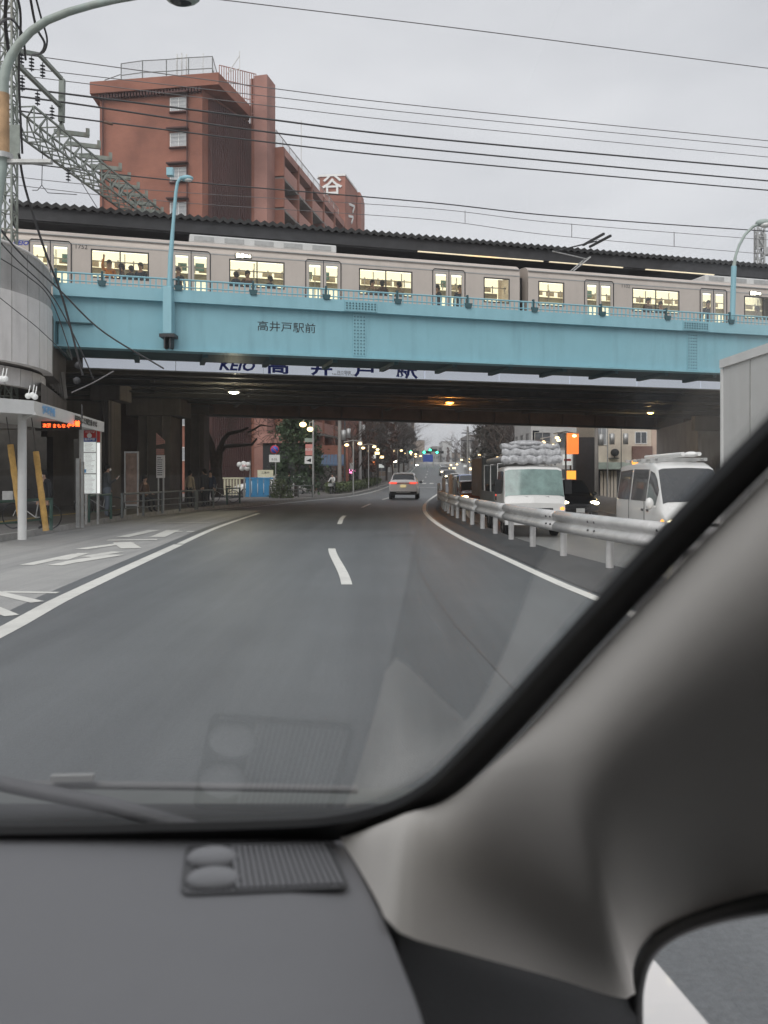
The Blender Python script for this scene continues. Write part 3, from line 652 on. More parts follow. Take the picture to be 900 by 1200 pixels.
MB().bb((-.22, -.16, 5.52), (.22, .30, 5.615)).bb((-.1, -.1, 5.2), (-.06, .3, 5.517)).bb((.06, -.1, 5.2), (.1, .3, 5.517)).build('bracket', M['dkgrey'], t)
MB().bb((-.02, -.12, 10.2), (.16, .08, 10.42)).build('junction_box', M['bluelt'], t)
t, P, Y = bridge_lamp(858, [(858, 378), (860, 312), (862, 300), (866, 288), (873, 275), (882, 266), (890, 262)], .1, 'street lamp with curved grey arm on the right part of the bridge', 0, 'blue', 'lamp_g')
MB().ball(P[-1] + Vector((.16, 0, .02)), .26, (1.2, .7, .55)).build('lamp_head', M['lamp_g'], t)
MB().ball(P[-1] + Vector((.2, -.03, -.06)), .2, (1.1, .8, .5)).build('lens', M['wht'], t)
MB().tube([P[0] + Vector((0, 0, -.2)), P[1]], .10, 8).build('lower_sleeve', M['bluelt'], t)
# ---------------------------------------------------------------- lattice mast, portal beam, big lamp pole, wires
def lattice(b, P, Q, w, h, n, r=.035, side=None):
    P, Q = Vector(P), Vector(Q); d = (Q - P).normalized(); sx = (side or d.cross(Vector((0, 0, 1)))).normalized(); sy = sx.cross(d).normalized()
    C = [(i * w / 2, j * h / 2) for i, j in ((-1, -1), (1, -1), (1, 1), (-1, 1))]
    pt = lambda k, c: P + (Q - P) * k / n + sx * c[0] + sy * c[1]
    for c in C: b.bar(pt(0, c), pt(n, c), r * 2)
    for k in range(n):
        for a in range(4):
            c0, c1_ = C[a], C[(a + 1) % 4]
            b.bar(pt(k, c0), pt(k + 1, c1_), r * 1.3); b.bar(pt(k, c0), pt(k, c1_), r * 1.2)
    return b
MY = 22.5
mp_ = px(11, 300, MY); ms = thing('catenary_mast', 'tall grey green lattice mast carrying railway brackets at the left edge', 'mast', (mp_.x - .03, MY, 0))
lattice(MB(), (0, 0, 3.2), (0, 0, 16.5), .34, .34, 26, .024, Vector((1, 0, 0))).build('lattice_frame', M['olive'], ms, kind='stuff')
MB().bb((-.45, -.45, 2.8), (.45, .45, 3.2)).build('base_block', M['conc'], ms)
MB().bb((.05, -.24, 10.2), (.42, -.20, 11.15)).build('gusset_plate', M['olive'], ms)
def lp(x, y, Y): return px(x, y, Y) - Vector((mp_.x - .03, MY, 0))
# brackets with insulators
ins_m = MB().tube([(0, 0, 0), (0, 0, -.75)], .02, 5)
for k in range(4): ins_m.lathe([(.02, -.12 - k * .16), (.10, -.17 - k * .16), (.02, -.20 - k * .16)], (0, 0, 0), 'Z', 10)
ins_m = ins_m.mesh('insulator', M['ins'])
fr = MB().bar(lp(20, 59, 22.5), lp(46, 64, 23.5), .10).bar(lp(46, 64, 23.5), lp(72, 92, 25.5), .10).bar(lp(20, 75, 22.5), lp(70, 124, 26), .11).build('upper_bracket', M['olive'], ms)
MB().bar(lp(73, 93, 26), lp(72, 143, 26), .16).bar(lp(72, 143, 26), lp(68, 160, 26), .08).bar(lp(72, 143, 26), lp(77, 160, 26), .08).build('bracket_post', M['olive'], ms)
for (x, y, Y) in ((37, 65, 23.5), (50, 73, 24), (26, 88, 23), (44, 106, 24.3), (61, 123, 25.3), (25, 60, 22.8)): share('insulator', ins_m, fr, lp(x, y, Y), (0, 0, 0), .75 and (.8, .8, .62))
pb = thing('portal_beam', 'long grey green lattice beam reaching from the mast over the canopy', 'catenary beam', (0, 0, 0))
A_, B_ = px(28, 140, 22.8), px(182, 258, 33.5)
lattice(MB(), A_, B_, .6, .70, 14, .026).build('lattice_frame', M['olive'], pb, kind='stuff')
arm = MB().box((0, 0, 0), (1.1, .09, .14)).box((.5, 0, .1), (.12, .12, .22)).mesh('cross_arm', M['olive'])
for k, x in enumerate((84, 98, 112, 124, 135, 146, 156, 166, 175)):
    f_ = (x - 64) / 118.0; Y = 25.5 + 8.0 * f_; share('cross_arm', arm, pb, px(x, 158 + (x - 84) * 1.0, Y) + Vector((0, 0, .05)), (0, 0, .3))
MB().tube([px(38, 172, 23.5), px(90, 205, 26), px(118, 250, 28)], .012, 5).tube([px(50, 172, 24), px(49, 217, 24), px(44, 223, 24), px(38, 223, 24)], .012, 5).tube([px(49, 217, 24), px(56, 226, 24), px(90, 228, 25)], .012, 5).build('stay_wire', M['wire'], pb)
pls = MB().bar(px(48, 150, 24.2), px(66, 190, 25.2), .05)
share('insulator', ins_m, pb, px(80, 196, 25), (0, 0, 0), (.8, .8, .6))
# near street lamp with rusty pole
LY = 9.0
t = thing('street_lamp', 'big street lamp arching over the top left corner from a rusty pole', 'street lamp', px(3, 300, LY).xy.to_3d())
tp = lambda x, y: px(x, y, LY) - t.location
t.location.z = .13; 
MB().tube([tp(-9, 690), tp(-6, 400), tp(-3, 240), tp(4, 182)], [.04, .04, .045, .06], 12).build('lower_pole', M['lamp_g'], t)
MB().tube([tp(4, 184), tp(4, 110)], .062, 12).build('rusty_section', M['rust'], t)
MB().tube([tp(4, 112), tp(4, 95), tp(7, 80), tp(13, 66), tp(22, 52), tp(36, 37), tp(55, 24), tp(80, 14), tp(108, 6), tp(135, 0), tp(165, -5), tp(198, -7)], [.058, .056, .052, .049, .046, .044, .042, .040, .038, .036, .034, .032], 12).build('arm', M['lamp_g'], t)
MB().ball(tp(214, -4), .16, (1.25, .8, .55), 16, 10).build('lamp_head', M['lamp_g'], t)
MB().ball(tp(213, 0), .12, (1.2, .75, .5), 16, 8).build('lens', M['glass'], t)
MB().bb(tp(-6, 187) - Vector((0, .02, 0)), tp(60, 191) + Vector((0, .05, 0))).build('pole_arm', M['galv'], t)
MB().lathe([(.11, 0), (.11, .06)], tp(3, 187), 'Z', 12).build('pole_band', M['galv'], t)
# small grey bracket wires loops near the top
def wire(pts, r, label, m_='wire', group='overhead cables', name='overhead_cable', n=10):
    # smooth curve through the points
    P = [Vector(p) for p in pts]; out = []
    for i in range(len(P) - 1):
        p0 = P[i - 1] if i else P[0] * 2 - P[1]; p1, p2 = P[i], P[i + 1]; p3 = P[i + 2] if i + 2 < len(P) else P[-1] * 2 - P[-2]
        for k in range(n):
            q = k / n; out.append(.5 * ((2 * p1) + (p2 - p0) * q + (2 * p0 - 5 * p1 + 4 * p2 - p3) * q * q + (3 * p1 - p0 - 3 * p2 + p3) * q**3))
    out.append(P[-1]); o = MB().tube(out, r, 5).build(name, M[m_]); return tag(o, label, 'cable', group)
def tw(pp, d, r, label, m_='wire'):
    pts = []
    for x, y in pp:
        s, z = sz(x, y, d); pts.append(bw(s, d, z))
    return wire(pts, r, label, m_, 'wires strung along the railway')
tw([(-120, -46), (262, 0), (560, 36), (900, 80), (1100, 104)], 1.0, .016, 'topmost thin wire crossing the sky above everything', 'wirelt')
tw([(-60, 52), (50, 67), (315, 103), (500, 125), (900, 165), (1050, 180)], 7.5, .018, 'thin wire starting just above the brick tower parapet, second from the top', 'wirelt')
tw([(-60, 68), (55, 83), (315, 113), (500, 134), (900, 173), (1050, 188)], 7.5, .016, 'thin grey wire third from the top', 'wirelt')
tw([(-60, 78), (60, 93), (315, 124), (500, 145), (900, 184), (1050, 198)], 7.5, .016, 'thin grey wire fourth from the top', 'wirelt')
tw([(-60, 92), (30, 104), (300, 138), (500, 162), (900, 198), (1050, 211)], 3.0, .032, 'thick dark wire, upper one of the heavy pair')
tw([(-60, 104), (75, 120), (300, 153), (500, 175), (900, 212), (1050, 224)], 3.0, .030, 'thick dark wire, lower one of the heavy pair')
tw([(-60, 118), (60, 135), (300, 165), (500, 187), (900, 223), (1050, 235)], 3.0, .026, 'medium wire with a splice sleeve just under the heavy pair')
tw([(-60, 180), (60, 195), (220, 213), (500, 237), (650, 253), (900, 271), (1050, 280)], 7.0, .026, 'contact line messenger wire just above the canopy')
tw([(-60, 196), (60, 212), (220, 226), (500, 244), (650, 261), (900, 281), (1050, 290)], 7.0, .013, 'thin wire under the messenger wire above the canopy', 'wirelt')
tw([(-60, 205), (60, 222), (220, 238), (500, 257), (650, 276), (900, 298), (1050, 308)], 7.0, .013, 'lowest contact wire just above the corrugated edge', 'wirelt')
for x, ya, yb in ((545, 247, 261), (670, 262, 278), (790, 272, 289)):
    s, z = sz(x, ya, 7); s2, z2 = sz(x, yb, 7); tag(MB().bar(bw(s, 7, z), bw(s, 7, z2), .025).build('dropper', M['wirelt']), 'short dropper between the contact wires, near the picture column %s' % ('middle' if x == 545 else 'right of middle' if x == 670 else 'far right'), 'cable', 'droppers of the contact line')
tag(MB().tube([px(122, 143, 26), px(132, 145.5, 26)], .05, 8).build('splice_sleeve', M['brown']), 'brownish splice sleeve on a wire beside the brick tower', 'cable fitting')
# local cables at the left
Lw = [([(22, 180), (30, 222), (52, 292), (74, 352), (97, 440)], 14, .022, 'thick black cable dropping steeply from the mast to the sign board'),
      ([(-5, 262), (25, 298), (70, 340), (120, 388), (192, 432)], 15, .018, 'black cable slanting down across the white wall to the girder, upper one'),
      ([(-5, 278), (20, 305), (60, 345), (90, 400), (110, 445)], 15.5, .014, 'black cable slanting down in front of the white wall, lower one'),
      ([(-5, 345), (20, 365), (45, 385), (80, 418)], 13, .007, 'thin cable loop across the white wall'),
      ([(-4, 300), (30, 322), (60, 352), (85, 420)], 15.5, .012, 'grey thin cable near the wall corner'),
      ([(34, -10), (42, 30), (52, 50), (48, 62), (38, 64)], 12, .02, 'black cable loop hanging at the top left'),
      ([(40, -10), (48, 20), (55, 45), (52, 60), (44, 63)], 12, .016, 'second black cable loop hanging at the top left'),
      ([(18, -12), (24, 20), (22, 90), (26, 180)], 12, .02, 'vertical black cable running down the mast'),
      ([(8, -12), (6, 25), (10, 60)], 12, .03, 'thick black cable bundle in the top left corner'),
      ([(-4, 30), (12, 22), (26, 40), (30, 70)], 12, .02, 'curled black cable in the top left corner')]
for pp, Y, r, lab in Lw: wire([px(x, y, Y + i * .6) for i, (x, y) in enumerate(pp)], r, lab, 'wire', 'local cables at the left edge')
wire([px(84, 460, 19), px(108, 449, 19.6), px(133, 435, 20)], .018, 'grey pipe slanting up under the deck end', 'wirelt')
for (x, y) in ((92, 428), (90, 446)): tag(MB().ball(px(x, y, 20), .09).build('cable_clamp', M['dkgrey']), 'small %s clamp on the slanting cables' % ('upper' if y < 440 else 'lower'), 'cable fitting')
# distant mast right of the curved lamp
t = thing('distant_mast', 'distant lattice mast with equipment behind the right street lamp', 'mast', px(890, 300, 60).xy.to_3d())
lattice(MB(), (0, 0, 6), (0, 0, 20.0), .5, .5, 18, .05, Vector((1, 0, 0))).build('lattice_frame', M['galv'], t, kind='stuff')
MB().box((.1, 0, 19), (.7, .3, .9)).box((.6, 0, 18.2), (.5, .3, .6)).build('equipment_box', M['galv'], t)
lattice(MB(), (-.4, 0, 14.2), (6, 0, 15.6), .6, .6, 6, .05).build('side_arm', M['galv'], t, kind='stuff')

# ---------------------------------------------------------------- pale curved annex at the left
an = thing('curved_annex', 'pale panelled station annex with a rounded corner at the left edge', 'building', (0, 0, 0))
def arc_pts(px0, Y0, px1, Y1, bulge, n=9, x_end=None):
    a, c = Vector(((px0 - 450) * Y0 / F, Y0)), Vector(((px1 - 450) * Y1 / F, Y1)); m = (a + c) / 2; nrm = Vector(((c - a).y, -(c - a).x)).normalized()
    ctrl = m + nrm * bulge * 2
    return [(1 - q)**2 * a + 2 * q * (1 - q) * ctrl + q * q * c for q in [k / n for k in range(n + 1)]]
def curved(name, pts, z0f, z1f, th, m_, par, gap=.03):
    for i in range(len(pts) - 1):
        a, c = pts[i], pts[i + 1]; d = (c - a).normalized(); nr = Vector((-d.y, d.x)); a2, c2 = a + d * gap / 2, c - d * gap / 2
        q = [a2, c2, c2 + nr * th, a2 + nr * th]; f0, f1 = i / (len(pts) - 1), (i + 1) / (len(pts) - 1)
        zs0 = [z0f(f0), z0f(f1), z0f(f1), z0f(f0)]; zs1 = [z1f(f0), z1f(f1), z1f(f1), z1f(f0)]
        MB().add([(p.x, p.y, z) for p, z in zip(q, zs0)] + [(p.x, p.y, z) for p, z in zip(q, zs1)], [(3, 2, 1, 0), (4, 5, 6, 7), (0, 1, 5, 4), (1, 2, 6, 5), (2, 3, 7, 6), (3, 0, 4, 7)]).build(name, M[m_], par)
P1 = [Vector((-13.0, 18.2)), Vector((-11.4, 18.3))] + arc_pts(-40, 18.6, 62, 22.6, .55, 7)
curved('wall_panel', P1, lambda f: 4.28, lambda f: 6.0, .25, 'panel', an)
P2 = [p + Vector((-.12, .25)) for p in P1]
curved('upper_panel', P2[:-1] + [P2[-1] + Vector((-.15, 0))], lambda f: 6.03, lambda f: 7.15 - .62 * max(0, f - .45)**1.2, .15, 'galvdull', an)
curved('lower_panel', [p + Vector((-.45, .6)) for p in P1], lambda f: 3.8, lambda f: 4.26, .2, 'panel', an)
MB().tube([(p.x, p.y, 7.2 - .62 * max(0, i / (len(P2) - 1) - .45)**1.2) for i, p in enumerate(P2)], .04, 6).build('top_rail', M['panel'], an)
MB().prism([(-13, 18.6)] + [(p.x - .1, p.y + .3) for p in P1[1:]] + [(-10.2, 26), (-16, 26)], 4.3, 5.9).build('floor_core', M['concdk'], an)
for x, y, Y in ((6, 444, 18), (2, 444, 18), (33, 464, 18.8), (38, 463, 18.8), (41, 465, 18.8)):
    tag(MB().ball(px(x, y, Y), .07).tube([px(x, y, Y), px(x, y, Y) + Vector((0, .1, .25))], .012, 5).build('globe_floodlight', M['wht']), {6: 'right one of the white globe floodlights at the very edge', 2: 'left one of the white globe floodlights at the very edge', 33: 'left one of three white globe floodlights above the shelter roof', 38: 'highest one of three white globe floodlights above the shelter roof', 41: 'right one of three white globe floodlights above the shelter roof'}[x], 'lamp', 'white globe floodlights')
# stair soffit
tag(MB().add([px(48, 448, 21), px(78, 472, 25), px(78, 500, 25), px(48, 500, 21), px(48, 448, 22), px(78, 470, 27), px(78, 500, 27), px(48, 500, 22)], [(0, 3, 2, 1), (4, 5, 6, 7), (0, 1, 5, 4), (2, 3, 7, 6), (1, 2, 6, 5), (3, 0, 4, 7)]).build('stair_soffit', M['concdk']), 'dark sloping underside of the station stairs', 'stairs')
b = MB()
for k in range(6): b.bar(px(58 + k * 2.8, 436, 24.5), px(62 + k * 2.8, 452 + k * 3.0, 24.6), .12)
tag(b.build('louvre_strip', M['conc'], kind=None), 'small strip of pale vertical louvres beside the stair underside', 'louvre')

# ---------------------------------------------------------------- bus shelter
C0 = px(40, 474, 16.5); SL = px(-110, 468, 14.6); SR = px(122, 494, 22.8)
sh = thing('bus_shelter', 'bus shelter with long white lettered fascia and white post', 'bus shelter', (0, 0, 0))
zt, zb = 3.02, 2.74
def fascia(A, B, name, z0=zb, z1=zt, th=.06):
    d = (B - A); d.z = 0; d.normalize(); n_ = Vector((-d.y, d.x, 0)) * th
    b = MB(); V = [Vector((p.x, p.y, z)) for z in (z0, z1) for p in (A, B, B + n_, A + n_)]
    b.add(V, [(3, 2, 1, 0), (4, 5, 6, 7), (0, 1, 5, 4), (1, 2, 6, 5), (2, 3, 7, 6), (3, 0, 4, 7)]); return b.build(name, M['white'], sh), d
f1, d1 = fascia(SL, C0, 'fascia_board'); f2, d2 = fascia(C0 + Vector((.0, .0, 0)), SR, 'fascia_board')
MB().prism([(SL.x, SL.y + .07), (C0.x - .03, C0.y + .07), (SR.x - .06, SR.y), (SR.x - 1.6, SR.y + .4), (SL.x - 1, SL.y + 3.2)], zb + .08, zt - .03).build('roof_panel', M['white'], sh)
a1 = math.atan2(d1.y, d1.x); a2 = math.atan2(d2.y, d2.x)
zm = (zt + zb) / 2
q = C0 - d1 * 1.1 + Vector((0, -.012, 0)); text('高井戸駅', 'shelter_text', .17, M['ink'], sh, (q.x, q.y - .01, zm), (R(90), 0, a1), ext=.001, bold=.002)
q = C0 + (SR - C0) * .16; text('杉並区役所', 'shelter_text', .19, M['cyan'], sh, (q.x + .012, q.y - .01, zm), (R(90), 0, a2), ext=.001, bold=.012)
q = C0 + (SR - C0) * .68; text('荻窪駅北口 練馬駅方面 のりば', 'shelter_text', .17, M['ink'], sh, (q.x + .012, q.y - .01, zm), (R(90), 0, a2), ext=.001, bold=.006)
q = px(26, 560, 17.2); MB().tube([(q.x, q.y, .14), (q.x, q.y, zb + .1)], .09, 12).build('post', M['white'], sh)
MB().bar((q.x, q.y, zb - .05), (C0.x, C0.y, zb + .02), .06).build('roof_strut', M['white'], sh)
q2 = px(108, 560, 22.6); MB().tube([(q2.x - .3, q2.y, .14), (q2.x - .3, q2.y, zb + .1)], .06, 10).build('post', M['white'], sh)
t = thing('led_display', 'black display hanging from the shelter with red glowing letters', 'display', px(71, 498, 19.6))
MB().box((0, .05, 0), (.95, .1, .22)).build('case', M['black'], t)
text('まもなく', 'led_text', .11, M['g_led'], t, (.02, -.006, -.03), xs=1.0); text('到着', 'led_text', .15, M['g_led'], t, (.33, -.006, .02), xs=1.0, bold=.003); text('次発', 'led_text', .10, M['g_led'], t, (-.33, -.006, -.02), bold=.002)
MB().tube([(-.5, .05, .18), (-.5, .05, .5)], .02, 6).tube([(.5, .05, .18), (.5, .05, .5)], .02, 6).build('hanger', M['dkgrey'], t)
# bus stop sign
Y = 23.0; t = thing('bus_stop_sign', 'tall bus stop sign with red and blue header and lit timetable boards', 'bus stop sign', px(106, 560, Y).xy.to_3d() + Vector((0, 0, .13)))
W = lambda x: (x - 106) * Y / F
Z = lambda y: H + (YH - y) * Y / F - .13
MB().bb((W(97), 0, Z(579)), (W(117.5), .12, Z(503))).bb((W(99.5), .02, 0), (W(101.5), .1, Z(579.2))).bb((W(113), .02, 0), (W(115), .1, Z(579.2))).build('frame', M['galv'], t)
MB().bb((W(98.3), -.012, Z(513)), (W(112.5), -.002, Z(504.5))).build('red_header', M['red'], t)
MB().bb((W(98.3), -.012, Z(517.5)), (W(112.5), -.002, Z(513.3))).build('blue_header', M['blu'], t)
MB().lathe([(0, 0), (.07, 0)], (W(105), -.018, Z(510.5)), 'Y', 14).build('round_emblem', M['wht'], t)
text('バスのりば', 'header_text', .055, M['wht'], t, (W(105.4), -.016, Z(506.5)), bold=.001); text('高井戸駅', 'header_text', .075, M['wht'], t, (W(105.4), -.016, Z(515.3)), bold=.002)
for ya, yb, k in ((529.5, 518, 0), (554.5, 530.8, 1), (578, 556, 2)):
    p = MB().bb((W(98.3), -.012, Z(yb) if 0 else Z(ya)), (W(112.5), -.002, Z(yb))).build('timetable_board', M['g_panel'], t)
    b = MB()
    for r in range(int((ya - yb) / 1.5)): b.bb((W(99.2 + rnd.random()), -.016, Z(yb + 1 + r * 1.5)), (W(111.5 - rnd.random() * 5), -.0125, Z(yb + 1.45 + r * 1.5)))
    b.build('printed_rows', M['panel'], p, kind='stuff')
MB().bb((W(98.6), -.018, Z(554)), (W(101.2), -.0125, Z(550))).build('small_sticker', M['cyan'], t)
MB().bb((W(113.8), -.02, Z(578)), (W(117.2), -.002, Z(519))).build('light_strip', glow('strip light panel', (1, 1, .97), .55), t)
MB().bb((W(114), -.02, Z(518)), (W(117.2), -.002, Z(505))).build('red_header', M['red'], t)
Y2 = 21.5; q = px(91, 560, Y2)
tag(MB().bb((q.x - .05, Y2, .13), (q.x + .05, Y2 + .1, H + (YH - 537) * Y2 / F)).bb((q.x + .09, Y2, .13), (q.x + .15, Y2 + .08, H + (YH - 541) * Y2 / F)).build('grey_posts', M['galv']), 'twin slim grey posts left of the bus stop sign', 'post')
# poster board and notice board
Y = 28.5; t = thing('poster_board', 'tall framed board with a faded brown poster behind the railing', 'notice board', px(153, 560, Y).xy.to_3d() + Vector((0, 0, .13)))
W = lambda x: (x - 153) * Y / F
Z = lambda y: H + (YH - y) * Y / F - .13
MB().bb((W(145.5), 0, .0), (W(147), .1, Z(529))).bb((W(160.5), 0, .0), (W(162), .1, Z(529))).bb((W(147.05), 0, Z(530.8)), (W(160.45), .1, Z(529))).bb((W(147.05), 0, Z(593)), (W(160.45), .1, Z(591))).build('frame', M['galv'], t)
MB().bb((W(147.1), .03, Z(590.8)), (W(160.4), .06, Z(531))).build('poster', mat('faded poster', (.24, .16, .12), .6, var=.5, scale=2.5), t)
Y = 30; t = thing('notice_board', 'small white notice board on two legs with an orange brown sign above', 'notice board', px(188, 560, Y).xy.to_3d() + Vector((0, 0, .13)))
W = lambda x: (x - 188) * Y / F
Z = lambda y: H + (YH - y) * Y / F - .13
MB().bb((W(183.2), 0, Z(560)), (W(193), .05, Z(533.5))).build('board', M['panel'], t)
b = MB()
for r in range(9): b.bb((W(184.2), -.006, Z(536 + r * 2.5)), (W(191.8 - rnd.random() * 3), -.001, Z(536.9 + r * 2.5)))
b.build('printed_rows', M['dkgrey'], t, kind='stuff')
MB().tube([(W(185), .07, 0), (W(185), .07, Z(545))], .03, 8).build('leg', M['galv'], t); MB().tube([(W(191), .07, 0), (W(191), .07, Z(545))], .03, 8).build('leg', M['galv'], t)
MB().add([(W(183), 0, Z(507.5)), (W(193), 0, Z(516.5)), (W(193), 0, Z(519.5)), (W(183), 0, Z(521.5)), (W(183), .05, Z(507.5)), (W(193), .05, Z(516.5)), (W(193), .05, Z(519.5)), (W(183), .05, Z(521.5))], [(0, 3, 2, 1), (4, 5, 6, 7), (0, 1, 5, 4), (1, 2, 6, 5), (2, 3, 7, 6), (3, 0, 4, 7)]).bb((W(183), 0, Z(533)), (W(192), .05, Z(526))).build('orange_sign', M['brickpk'], t)
# yellow guy covers
for x0, y0, x1, y1, Y, lab in ((12, 521, 26, 620, 18.2, 'yellow bamboo-like guy wire cover nearest the left edge'), (42, 529, 54, 622, 18.6, 'orange yellow guy wire cover right of the white shelter post')):
    a, c = px(x0, y0, Y), px(x1, y1, Y)
    b = MB(); n = 9
    b.tube([a + (c - a) * k / n for k in range(n + 1)], [.064 + .007 * (k % 2) for k in range(n + 1)], 10)
    t = b.build('guy_wire_cover', M['yellow']); tag(t, lab, 'guy wire cover', 'yellow guy wire covers')
    e = MB().tube([a, a + (a - c).normalized() * 1.1], .01, 5).build('guy_wire', M['wire'], t)
# guard rails along the kerb
def guard(x0, y0, x1, y1, ytop, Y0, Y1, n, m_, label, mid=1):
    # x pixel, foot rows; rails between n posts
    t = thing('pedestrian_guard_rail', label, 'railing', px(x0, 560, Y0).xy.to_3d(), 0, 'guard rails along the kerb')
    A, B = px(x0, 560, Y0), px(x1, 560, Y1); A.z = B.z = 0
    O_ = A.copy(); L = (B - A).length; u_ = (B - A) / L
    hgt = .82
    for k in range(n):
        p = u_ * L * k / (n - 1); MB().tube([(p.x, p.y, .13), (p.x, p.y, .13 + hgt)], .045, 8).build('post', M[m_], t)
    q = u_ * L
    MB().tube([(0, 0, .13 + hgt - .03), (q.x, q.y, .13 + hgt - .03)], .035, 8).build('top_rail', M[m_], t)
    for j in range(mid): MB().tube([(0, 0, .13 + .3 + j * .22), (q.x, q.y, .13 + .3 + j * .22)], .022, 6).build('lower_rail', M[m_], t)
    return t
guard(-60, 0, 23, 0, 0, 17.0, 18.6, 2, 'green', 'green railing at the far left by the shelter post')
guard(24, 0, 60, 0, 0, 18.9, 20.4, 2, 'green', 'green railing between the two yellow covers')
guard(104, 0, 130, 0, 0, 24.0, 26.0, 2, 'green', 'green railing in front of the man with the phone')
guard(143, 0, 190, 0, 0, 26.6, 30.0, 3, 'greyr', 'grey railing in front of the poster board', 2)
guard(191, 0, 229, 0, 0, 30.5, 33.5, 3, 'greyr', 'grey railing below the bare tree, left half', 2)
guard(231, 0, 250, 0, 0, 34, 36, 2, 'greyr', 'grey railing before the cream barrier')
guard(266, 0, 281, 0, 0, 40, 42.5, 2, 'green', 'short dark railing before the cream barrier end', 2)
guard(316, 0, 366, 0, 0, 54, 55.5, 4, 'greyr', 'grey railing beneath the no parking sign', 2)
# cream and blue construction barriers
def slatfence(x0, x1, Y, yt, yb, m_, label, name, step, wd):
    t = thing(name, label, 'barrier', (0, 0, 0)); A, B = px(x0, yt, Y), px(x1, yt, Y); z1 = A.z; z0 = .14
    n = int((B.x - A.x) / step); me = MB().bb((0, 0, z0), (wd, .06, z1 - .08)).mesh('slat', M[m_])
    for k in range(n): share('slat', me, t, (A.x + k * step, Y, 0))
    MB().bb((A.x - .05, Y - .03, z1 - .078), (B.x, Y + .09, z1 + .03)).build('top_rail', M[m_], t); MB().bb((A.x - .05, Y - .03, z0), (B.x, Y - .005, z0 + .15)).build('bottom_rail', M['dkgrey'] if m_ != 'bfence' else M[m_], t)
M['bfence'] = mat('blue barrier', (.05, .27, .52), .5); M['cream'] = mat('cream barrier', (.72, .68, .5), .6)
slatfence(248, 285, 54, 560, 577, 'cream', 'cream slatted barrier under the bare tree', 'cream_barrier', .2, .12)
slatfence(288, 320, 56, 560, 579, 'bfence', 'bright blue panel barrier right of the cream one', 'blue_barrier', .42, .38)
tag(MB().bb((px(320.5, 0, 56).x, 55.9, .13), (px(323, 0, 56).x, 56.1, 1.5)).bb((px(285.3, 0, 55).x, 54.95, .13), (px(287.2, 0, 55).x, 55.1, 1.5)).build('barrier_posts', M['galv']), 'two grey end posts of the blue barrier', 'post')
# signs
def rsign(x, Y, top, foot, label, name='sign_post'):
    t = thing(name, label, 'sign', px(x, 560, Y).xy.to_3d()); z0 = prof(Y) + .12
    MB().tube([(0, 0, z0), (0, 0, px(0, top, Y).z)], .035, 8).build('pole', M['galv'], t)
    return t, (lambda a: (a - x) * Y / F), (lambda b_: H + (YH - b_) * Y / F)
t, W, Z = rsign(323, 55, 521, 580, 'round blue and red no parking sign on a grey pole', 'no_parking_sign')
c = (W(322), -.05, Z(527)); MB().lathe([(0, -.02), (.30, -.02), (.30, 0), (0, 0)], c, 'Y', 24).build('sign_disc', M['red'], t)
MB().lathe([(0, -.025), (.235, -.025), (.235, -.021)], c, 'Y', 24).build('blue_field', M['blu'], t)
MB().box((c[0], -.082, c[2]), (.06, .01, .46), 0, 0, R(-45)).build('slash', M['red'], t)
MB().bb((W(315.5), -.06, Z(541.5)), (W(328), -.04, Z(533))).build('sub_sign', M['wht'], t); text('8-20', 'sign_text', .2, M['ink'], t, (W(321.5), -.063, Z(538.5)))
t, W, Z = rsign(293, 54, 540, 575, 'white cloud shaped sign with small pictures above the blue barrier', 'cloud_sign')
b = MB()
for x, y, r in ((281, 544.5, .18), (286, 543.8, .2), (291, 544.5, .18), (284, 549, .17), (290, 549, .17), (287, 547, .22)): b.lathe([(0, -.05), (r, -.05), (r, -.03), (0, -.03)], (W(x), -.0012 * x / 3, Z(y)), 'Y', 16)
b.build('sign_plate', M['wht'], t); text('案内', 'sign_text', .16, M['red'], t, (W(287), -.25, Z(546)))
t = thing('notice_board', 'small cream notice panel standing on the blue barrier', 'sign', px(311, 555, 56.6)); MB().bb((-.55, -.02, -.25), (.55, .02, .25)).build('panel', M['cream'], t); text('工事中', 'sign_text', .2, M['ink'], t, (0, -.025, .05)); MB().bb((-.4, .0, -.6), (-.34, .04, -.25)).bb((.34, .0, -.6), (.4, .04, -.25)).build('legs', M['galv'], t)
# lamp post with two globes and signs
Y = 56.0; t = thing('street_lamp', 'street lamp with twin warm globes, a pink banner and signs', 'street lamp', px(367, 560, Y).xy.to_3d())
W = lambda a: (a - 367) * Y / F
Z = lambda b_: H + (YH - b_) * Y / F
MB().tube([(0, 0, .12), (0, 0, Z(488))], .07, 10).build('pole', M['galv'], t)
MB().tube([(0, 0, Z(489)), (W(362), 0, Z(488.5)), (W(357), 0, Z(491)), (W(355), 0, Z(494))], .03, 6).tube([(0, 0, Z(494)), (W(363), 0, Z(495)), (W(363), 0, Z(499))], .03, 6).build('arm', M['galv'], t)
MB().ball((W(355), 0, Z(497.5)), .22, (1.1, 1, .8)).build('globe_lamp', M['g_warm'], t); MB().ball((W(363.5), 0, Z(503)), .20, (1.1, 1, .8)).build('globe_lamp', M['g_warm'], t)
MB().bb((W(357), -.05, Z(518)), (W(367.3), -.02, Z(513.5))).build('small_plate', mat('pale green plate', (.3, .36, .3), .5), t)
bnr = MB().bb((W(358), -.05, Z(533.5)), (W(367), -.02, Z(520.5))).build('banner', mat('pink banner', (.62, .25, .22), .6), t); text('商店街', 'banner_text', .2, M['wht'], bnr, (W(362.5), -.055, Z(527)))
MB().bb((W(357), -.05, Z(543.5)), (W(366), -.02, Z(534.5))).build('arrow_sign', M['wht'], t)
